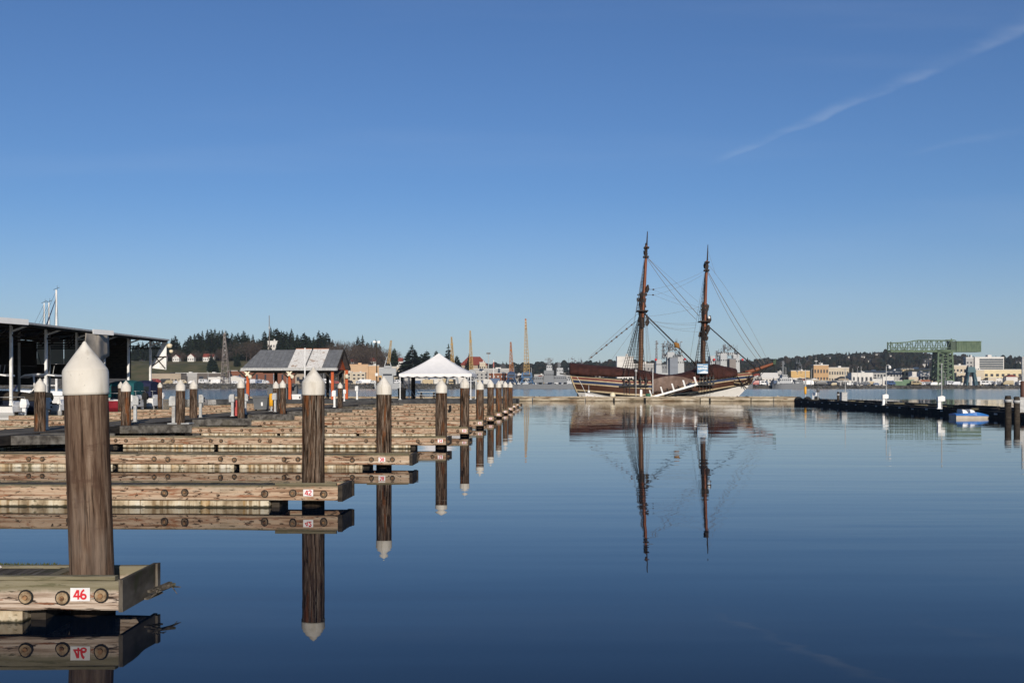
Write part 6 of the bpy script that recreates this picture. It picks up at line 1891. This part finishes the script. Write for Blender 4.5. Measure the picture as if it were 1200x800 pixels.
def hammerhead():
    d = 985.0; k = d / F; mg = M('weathered_green_steel', [(.3, (.075, .115, .07)), (.7, (.12, .165, .10))], (.2, .2, .2), 4, .75)
    q = P(1103, HY, d); z0 = terrain(1103, d) - .3
    t = thing('hammerhead_crane', 'huge green hammerhead crane with lattice boom over the far shipyard', 'crane', (q.x, d, z0), 0)
    X = lambda px: (px - 1103) * k; Z = lambda y: CAMZ + (HY - y) * k - z0
    tw = MB(); w0, w1 = (X(1113.5) - X(1096)) / 2, (X(1113.5) - X(1096)) / 2
    cx = (X(1113.5) + X(1096)) / 2
    for sx in (-1, 1):
        for sy in (-1, 1): tw.beam((cx + sx * w0 * 1.08, sy * 6.5, 0), (cx + sx * w1 * .92, sy * 5.5, Z(413)), 1.5)
    n = 6
    for i in range(n):
        za, zb = Z(452) + (Z(413) - Z(452)) * i / n, Z(452) + (Z(413) - Z(452)) * (i + 1) / n
        for sy in (-6, 6):
            tw.beam((cx - w0, sy, za), (cx + w0, sy, zb), .6); tw.beam((cx + w0, sy, za), (cx - w0, sy, zb), .6); tw.beam((cx - w0, sy, zb), (cx + w0, sy, zb), .7)
        for sx in (-1, 1):
            tw.beam((cx + sx * w0, -6, za), (cx + sx * w0, 6, zb), .6); tw.beam((cx + sx * w0, 6, za), (cx + sx * w0, -6, zb), .6); tw.beam((cx + sx * w0, -6, zb), (cx + sx * w0, 6, zb), .7)
    for sx in (-.33, .33): tw.beam((cx + sx * w0, -6, 0), (cx + sx * w0, -6, Z(413)), .8)
    tw.build('tower', mg, t)
    MB().lathe([(6.5, Z(414.5)), (8.5, Z(412)), (8.5, Z(410.5)), (7, Z(409.5))], 16, (cx, 0, 0)).build('slewing_ring', mg, t)
    bm = MB(); xa, xb = X(1042), X(1118)
    for sy in (-4, 4):
        bm.beam((xa, sy, Z(411.5)), (xb, sy, Z(411.5)), 1.3, 2.0); bm.beam((xa, sy, Z(402)), (X(1063), sy, Z(401)), .9, .8); bm.beam((X(1063), sy, Z(401)), (X(1074), sy, Z(398.8)), .9, .8); bm.beam((X(1074), sy, Z(398.8)), (xb, sy, Z(399)), .9, .8)
        bm.beam((xa, sy, Z(411.5)), (xa, sy, Z(400.5)), .9)
        m = 13
        for i in range(m):
            x0, x1 = xa + (xb - xa) * i / m, xa + (xb - xa) * (i + 1) / m; zt = lambda x: Z(401.5) if x < X(1066) else Z(399)
            bm.beam((x1, sy, Z(411)), (x1, sy, zt(x1)), .45)
            bm.beam((x0, sy, Z(411)) if i % 2 else (x0, sy, zt(x0)), (x1, sy, zt(x1)) if i % 2 else (x1, sy, Z(411)), .45)
        bm.beam((xa, sy, Z(407.5)), (xb, sy, Z(407.5)), .4)
    for i in range(12):
        x = xa + (xb - xa) * i / 11; bm.beam((x, -4, Z(411.6)), (x, 4, Z(411.6)), .7)
    bm.build('boom', mg, t)
    ho = MB(); ho.box(X(1118), X(1146.8), -5.5, 5.5, Z(412.5), Z(401)); ho.box(X(1118) - .1, X(1147), -5.8, 5.8, Z(401) + .003, Z(399.8))
    o = ho.build('machinery_house', mg, t)
    for i in range(9): MB().box(X(1120.5 + i * 3), X(1121 + i * 3), -5.75, -5.503, Z(412), Z(401.5)).build('wall_rib', mg, o)
    MB().box(X(1112), X(1118) - .2, -4.5, 4.5, Z(411), Z(400)).build('winch_house', flat('dark_green_steel', (.05, .075, .05)), t)
    MB().beam((X(1115), 0, Z(399)), (X(1115), 0, Z(396.5)), .8).box(X(1108), X(1117), -3, 3, Z(399.2), Z(398)).build('roof_gear', mg, t)


hammerhead()
q = P(1137.5, HY, 975); t = thing('teal_crane_base', 'teal grey portal crane base left of the cream end block', 'crane', (q.x, 975, 3), 0)
MB().beam((-5, -3, 0), (-2.5, -2, 13), 1.6).beam((5, -3, 0), (2.5, -2, 13), 1.6).beam((-5, 3, 0), (-2.5, 2, 13), 1.6).beam((5, 3, 0), (2.5, 2, 13), 1.6).build('portal', flat('teal_steel', (.05, .10, .125)), t)
MB().loft([[(-4, -3, 12), (4, -3, 12), (4, 3, 12), (-4, 3, 12)], [(-3, -2, 17), (3, -2, 17), (3, 2, 17), (-3, 2, 17)]]).build('cab', flat('teal_cab', (.06, .12, .14)), t)

# ------------------------------------------------------------------ grey naval ships
m_haze = flat('naval_grey', (.18, .19, .20), .6, var=.08); m_navydark = flat('naval_dark_grey', (.09, .10, .115), .6); m_nwhite = flat('naval_pale_grey', (.40, .41, .41), .6, var=.08)


def naval_ship(label, pxs, pxe, d, blocks, masts, hull_y=447.5, gear=0, seed=1, red=(), flip=1):
    k = d / F; pc = (pxs + pxe) / 2; q = P(pc, HY, d); X = lambda px: (px - pc) * k; Z = lambda y: CAMZ + (HY - y) * k
    t = thing('naval_ship', label, 'naval ship', (q.x, d, 0), 0); r = random.Random(seed); secs = []
    x0, x1 = X(pxs), X(pxe); bw = 7
    for i in range(15):
        f = i / 14; x = x0 + (x1 - x0) * f; b = bw * (1 - abs(2 * f - 1) ** 4) + .2; zz = Z(hull_y) + 2.0 * max(0, f - .6) * 2
        secs.append([(x, -b, zz), (x, -b * .85, -1), (x, b * .85, -1), (x, b, zz)])
    MB().loft(secs, 0).build('hull', m_haze, t)
    for j, (a, b, yt, yb, pale) in enumerate(blocks):
        w2 = 5 - .35 * j
        sb = MB().loft([[(X(a), -w2, Z(yb)), (X(b), -w2, Z(yb)), (X(b), w2, Z(yb)), (X(a), w2, Z(yb))], [(X(a) + .3, -w2 + .4, Z(yt)), (X(b) - .3, -w2 + .4, Z(yt)), (X(b) - .3, w2, Z(yt)), (X(a) + .3, w2, Z(yt))]]).build('superstructure', m_nwhite if pale else m_haze, t)
        n = max(1, int((b - a) / 2.2))
        if b - a > 3:
            wm = MB().box(-.45, .45, -.08, 0, -.55, .55).mesh('porthole', m_win)
            for i in range(n): put('porthole', wm, sb, (X(a + (b - a) * (i + .5) / n), -w2 + .12, Z(yt + (yb - yt) * .35)))
    for (px, yt, yb, lw) in masts:
        mb = MB(); lattice(mb, (X(px), 0, Z(yb)), (X(px), 0, Z(yt)), lw, lw * .45, max(4, int((yb - yt) / 2)), .38)
        for f in (.55, .8, .95): mb.beam((X(px) - lw * 1.1, 0, Z(yb + (yt - yb) * f)), (X(px) + lw * 1.1, 0, Z(yb + (yt - yb) * f)), .4)
        mb.lathe([(.1, -.8), (.9, -.6), (.9, .3), (.1, .7)], 8, (X(px) + lw * .5, 0, Z(yt + 3))); mb.build('lattice_mast', m_haze, t)
        for i in range(int((b - a) * (yb - yt) * .09) + 2):
            x = r.uniform(X(a) + .6, X(b) - 1.6); z = r.uniform(Z(yb) + .3, Z(yt) - 1.2); w_ = r.uniform(.3, 1.4); h_ = r.uniform(.3, 1.8)
            MB().box(x, x + w_, -w2 - .5, -w2 + .25, z, min(z + h_, Z(yt))).build('deck_fitting', m_navydark if i % 2 else m_haze, sb)
            if i % 2: MB().beam((x, -w2 - .7, z), (x + r.uniform(-.3, .3), -w2 - .7, min(z + 4, Z(yt) + 1.5)), .22).build('antenna', m_navydark, sb)
    for i in range(gear):
        g = MB()
        px = r.uniform(pxs + 3, pxe - 3); y = r.uniform(hull_y - 3, hull_y); s = r.uniform(.5, 1.6)
        g.loft([[(X(px) - s, -5, Z(hull_y + .4)), (X(px) + s, -5, Z(hull_y + .4)), (X(px) + s, -2, Z(hull_y + .4)), (X(px) - s, -2, Z(hull_y + .4))], [(X(px) - s * .7, -4.6, Z(y)), (X(px) + s * .6, -4.6, Z(y)), (X(px) + s * .6, -2, Z(y)), (X(px) - s * .7, -2, Z(y))]])
        if i % 2: g.beam((X(px), -3, Z(hull_y)), (X(px) + r.uniform(-2, 2), -3, Z(hull_y - r.uniform(3, 7))), .4)
        g.build('deck_gear', m_nwhite if i % 3 else m_navydark, t)
    for (px, y) in red: MB().lathe([(.05, -1.1), (.9, -.7), (1.1, 0), (.9, .7), (.05, 1.1)], 10, (X(px), -5.6, Z(y))).build('red_buoy', flat('buoy_red', (.60, .03, .03)), t)
    return t


naval_ship('low grey naval ship with square lattice mast left of the wooden ship', 600, 692, 940,
           [(637, 649, 434, 448, 0), (640, 647, 428, 434, 1), (625, 637, 441, 448, 0), (649, 664, 440, 448, 0), (652, 660, 431, 440, 1), (664, 684, 443, 448, 1)],
           [(643.5, 419.5, 431, 3.6), (655, 425, 434, 1.6)], 450.2, 22, 3)
naval_ship('pale grey support ship stern with gantry posts seen between the two masts', 752, 812, 925,
           [(765, 803, 437, 449, 1), (768, 775, 421.5, 437, 1), (781, 790, 412.5, 437, 1), (793, 801, 418, 437, 1), (775, 781, 427, 437, 0), (790, 793, 424, 437, 0), (776, 800, 415.5, 418, 1)],
           [(769.3, 399, 421, 1.4), (777, 402, 421, 1.8), (783.5, 405, 413, 1.2)], 446, 16, 5, ((767.5, 421.5), (801.5, 421)))
naval_ship('second pale grey support ship stern behind the fore mast canvas', 818, 882, 925,
           [(829, 869, 437, 449, 1), (831, 837, 417, 437, 1), (843, 851, 414, 437, 1), (858, 866, 416, 437, 1), (838, 843, 423, 437, 0), (851, 858, 420, 437, 0), (840, 866, 413, 416, 1)],
           [(848.5, 404, 414, 1.3), (840, 411, 424, 1.6)], 446, 16, 7, ((835.5, 421.5), (868.5, 421.5)))
# grey house on the stern of each support ship
for px0, px1, yt, yb, lab, col in ((785, 794.5, 419.5, 437, 'plain blue grey container tower standing before the first support ship', (.22, .24, .27)), (855, 862.5, 421, 437, 'plain brownish grey container tower standing before the second support ship', (.25, .22, .20))):
    B('elevator_house', px0, px1, yt, yb, 916, col, lab, rows=0, roofm=m_haze, dep=4, base=0.0)
naval_ship('small grey workboat with pale deckhouse moored right of the ship bow', 905, 945, 945, [(912, 926, 443, 449, 1), (915, 922, 439, 443, 1), (930, 940, 445, 449, 0)], [(917.5, 423, 439, 1.5)], 449.5, 10, 8)


# ------------------------------------------------------------------ quay clutter: parked vans and trucks, one by one
def van_meshes(c):
    body = MB().loft([[(-2.6, -1, .5), (2.6, -1, .5), (2.6, 1, .5), (-2.6, 1, .5)], [(-2.6, -1, 1.4), (2.6, -1, 1.3), (2.6, 1, 1.3), (-2.6, 1, 1.4)], [(-2.5, -.9, 2.5), (1.3, -.9, 2.5), (1.3, .9, 2.5), (-2.5, .9, 2.5)]]).mesh('body', flat('van_paint', c, .35, .5))
    win = MB().box(.2, 1.2, -1.01, -.93, 1.5, 2.1).box(-1.8, -.2, -1.01, -.93, 1.5, 2.1).mesh('side_window', m_win)
    wh = MB().prism([(.42 * math.cos(a * .628), .42 + .42 * math.sin(a * .628)) for a in range(10)], -1.05, -.8).mesh('wheel', m_black)
    return body, win, wh


VM = [van_meshes(c) for c in ((.75, .74, .72), (.55, .56, .58), (.05, .06, .08), (.30, .05, .04), (.05, .09, .18), (.35, .28, .16), (.02, .02, .022))]
r = random.Random(71)
GV = 'vehicles parked along the far quay'
for k in range(86):
    px = [r.uniform(182, 470), r.uniform(600, 700), r.uniform(885, 1200), r.uniform(885, 1200)][k % 4]; d = r.uniform(975, 990)
    vm = VM[r.choice([0, 0, 0, 1, 1, 2, 3, 4, 5, 6])]; q = P(px, HY, d)
    t = thing('parked_van', 'small parked van among the vehicles on the far quay', 'van', (q.x, d, terrain(px, d)), r.choice([0, math.pi, .3, -.4]), GV)
    s = r.uniform(1.0, 1.9); t.scale = (s, s, s)
    put('body', vm[0], t); put('side_window', vm[1], t)
    for x in (-1.6, 1.6): put('wheel', vm[2], t, (x, 0, 0))
cont = [flat('container_paint', c, .6) for c in ((.60, .58, .54), (.30, .10, .05), (.08, .12, .20), (.25, .24, .22), (.50, .40, .25), (.12, .2, .12))]
CMB = MB().box(-3, 3, -1.2, 1.2, 0, 2.6)
for i in range(14): CMB.box(-2.9 + i * .43, -2.7 + i * .43, -1.26, -1.203, .15, 2.45)
for k in range(70):
    px = [r.uniform(470, 600), r.uniform(600, 700), r.uniform(890, 1190), r.uniform(1050, 1100)][k % 4]; d = r.uniform(985, 998); q = P(px, HY, d); m = cont[k % 6]
    t = thing('cargo_container', 'ribbed cargo container standing on the far quay', 'container', (q.x, d, terrain(px, d)), r.uniform(-.2, .2), 'cargo containers on the far quay')
    s = r.uniform(.9, 1.7); t.scale = (s, s, s * r.uniform(.9, 1.5))
    nm = 'ribbed_box_%d' % (k % 6)
    me = bpy.data.meshes.get(nm) or CMB.mesh(nm, m)
    put('box', me, t)
    put('door', bpy.data.meshes.get('container_door') or MB().box(2.99, 3.05, -1.1, 1.1, .1, 2.5).mesh('container_door', m_steel), t)
m_shed = [wallmat(c) for c in (WHITE, CREAM, TAN, LG, (.50, .46, .40), (.20, .17, .14))]
for k in range(64):
    px = [r.uniform(890, 1000), r.uniform(1000, 1140), r.uniform(1060, 1200), r.uniform(600, 700)][k % 4]; d = r.uniform(999, 1028) if k % 2 else r.uniform(988, 996); q = P(px, HY, d)
    w, h, dp = r.uniform(5, 11), r.uniform(3, 8.5), r.uniform(4, 7)
    t = thing('quay_shed', 'small shed among the clutter of sheds along the far shipyard quay', 'shed', (q.x, d, terrain(px, d) - .2), r.uniform(-.25, .25), 'small sheds along the far quay')
    MB().box(-w / 2, w / 2, 0, dp, 0, h).build('wall', m_shed[r.randrange(6)], t)
    if k % 3: MB().prism([(-w / 2 - .3, h + .003), (w / 2 + .3, h + .003), (0, h + w * .2)], -.3, dp + .3, axis='y').build('roof', r.choice([m_proof, m_droof, m_droof, m_rroof]), t)
    else: MB().box(-w / 2 - .2, w / 2 + .2, -.2, dp + .2, h + .003, h + .4).build('roof', r.choice([m_proof, m_droof]), t)
    MB().box(-w * .2, w * .15, -.08, -.005, .1, min(h * .7, 3.2)).build('door', m_droof, t)
for k in range(22):
    px = [r.uniform(190, 470), r.uniform(600, 700), r.uniform(890, 1130)][k % 3]; d = r.uniform(968, 985); h = r.uniform(9, 17); q = P(px, HY, d)
    t = thing('quay_light', 'thin street light standing on the far quay', 'street light', (q.x, d, terrain(px, d)), r.uniform(0, 3), 'street lights on the far quay')
    MB().tube([(0, 0, 0), (0, 0, h), (.8, 0, h + .4)], [.22, .16, .12], 5).build('pole', m_steel, t); MB().box(.6, 1.8, -.3, .3, h + .35, h + .7).build('lamp_head', m_steel, t)
for x0, x1, lab in ((428, 447, 'long green hedge bank in front of the cream wings'), (622, 633, 'olive green shrub bank between the tallest crane and the grey ship')):
    rr = random.Random(int(x0)); mb = MB(); k = 985 / F; w = (x1 - x0) * k
    for i in range(500):
        c = Vector((rr.uniform(0, w), rr.uniform(-1.5, 1.5), rr.uniform(.2, 2.6))); mb.add([c + Vector((rr.uniform(-.7, .7), rr.uniform(-.7, .7), rr.uniform(-.6, .6))) for _ in range(3)], [(0, 1, 2)])
    t = thing('hedge', lab, 'hedge', (P(x0, 0, 985).x, 985, terrain(x0, 985)), 0); mb.build('foliage', flat('hedge_green', (.05, .10, .035), .9), t)
    MB().tube([(.4, 0, -.3), (w - .4, 0, .6)], .2, 5).build('stem', m_trunk, t)


# ------------------------------------------------------------------ haze
def haze():
    me = MB().box(-2000, 2300, -60, 3300, -1.0, 135)
    m = bpy.data.materials.new('haze'); m.use_nodes = True; N = m.node_tree.nodes
    N.remove(N['Principled BSDF']); v = N.new('ShaderNodeVolumePrincipled')
    v.inputs['Color'].default_value = (.80, .88, 1.0, 1); v.inputs['Density'].default_value = .00005; v.inputs['Anisotropy'].default_value = .1
    m.node_tree.links.new(v.outputs[0], N['Material Output'].inputs['Volume'])
    o = me.build('haze', m); tag(o, kind='stuff')


HAZE = True
if HAZE: haze()
scn.cycles.max_bounces = 6; scn.cycles.diffuse_bounces = 2; scn.cycles.glossy_bounces = 3; scn.cycles.volume_bounces = 0
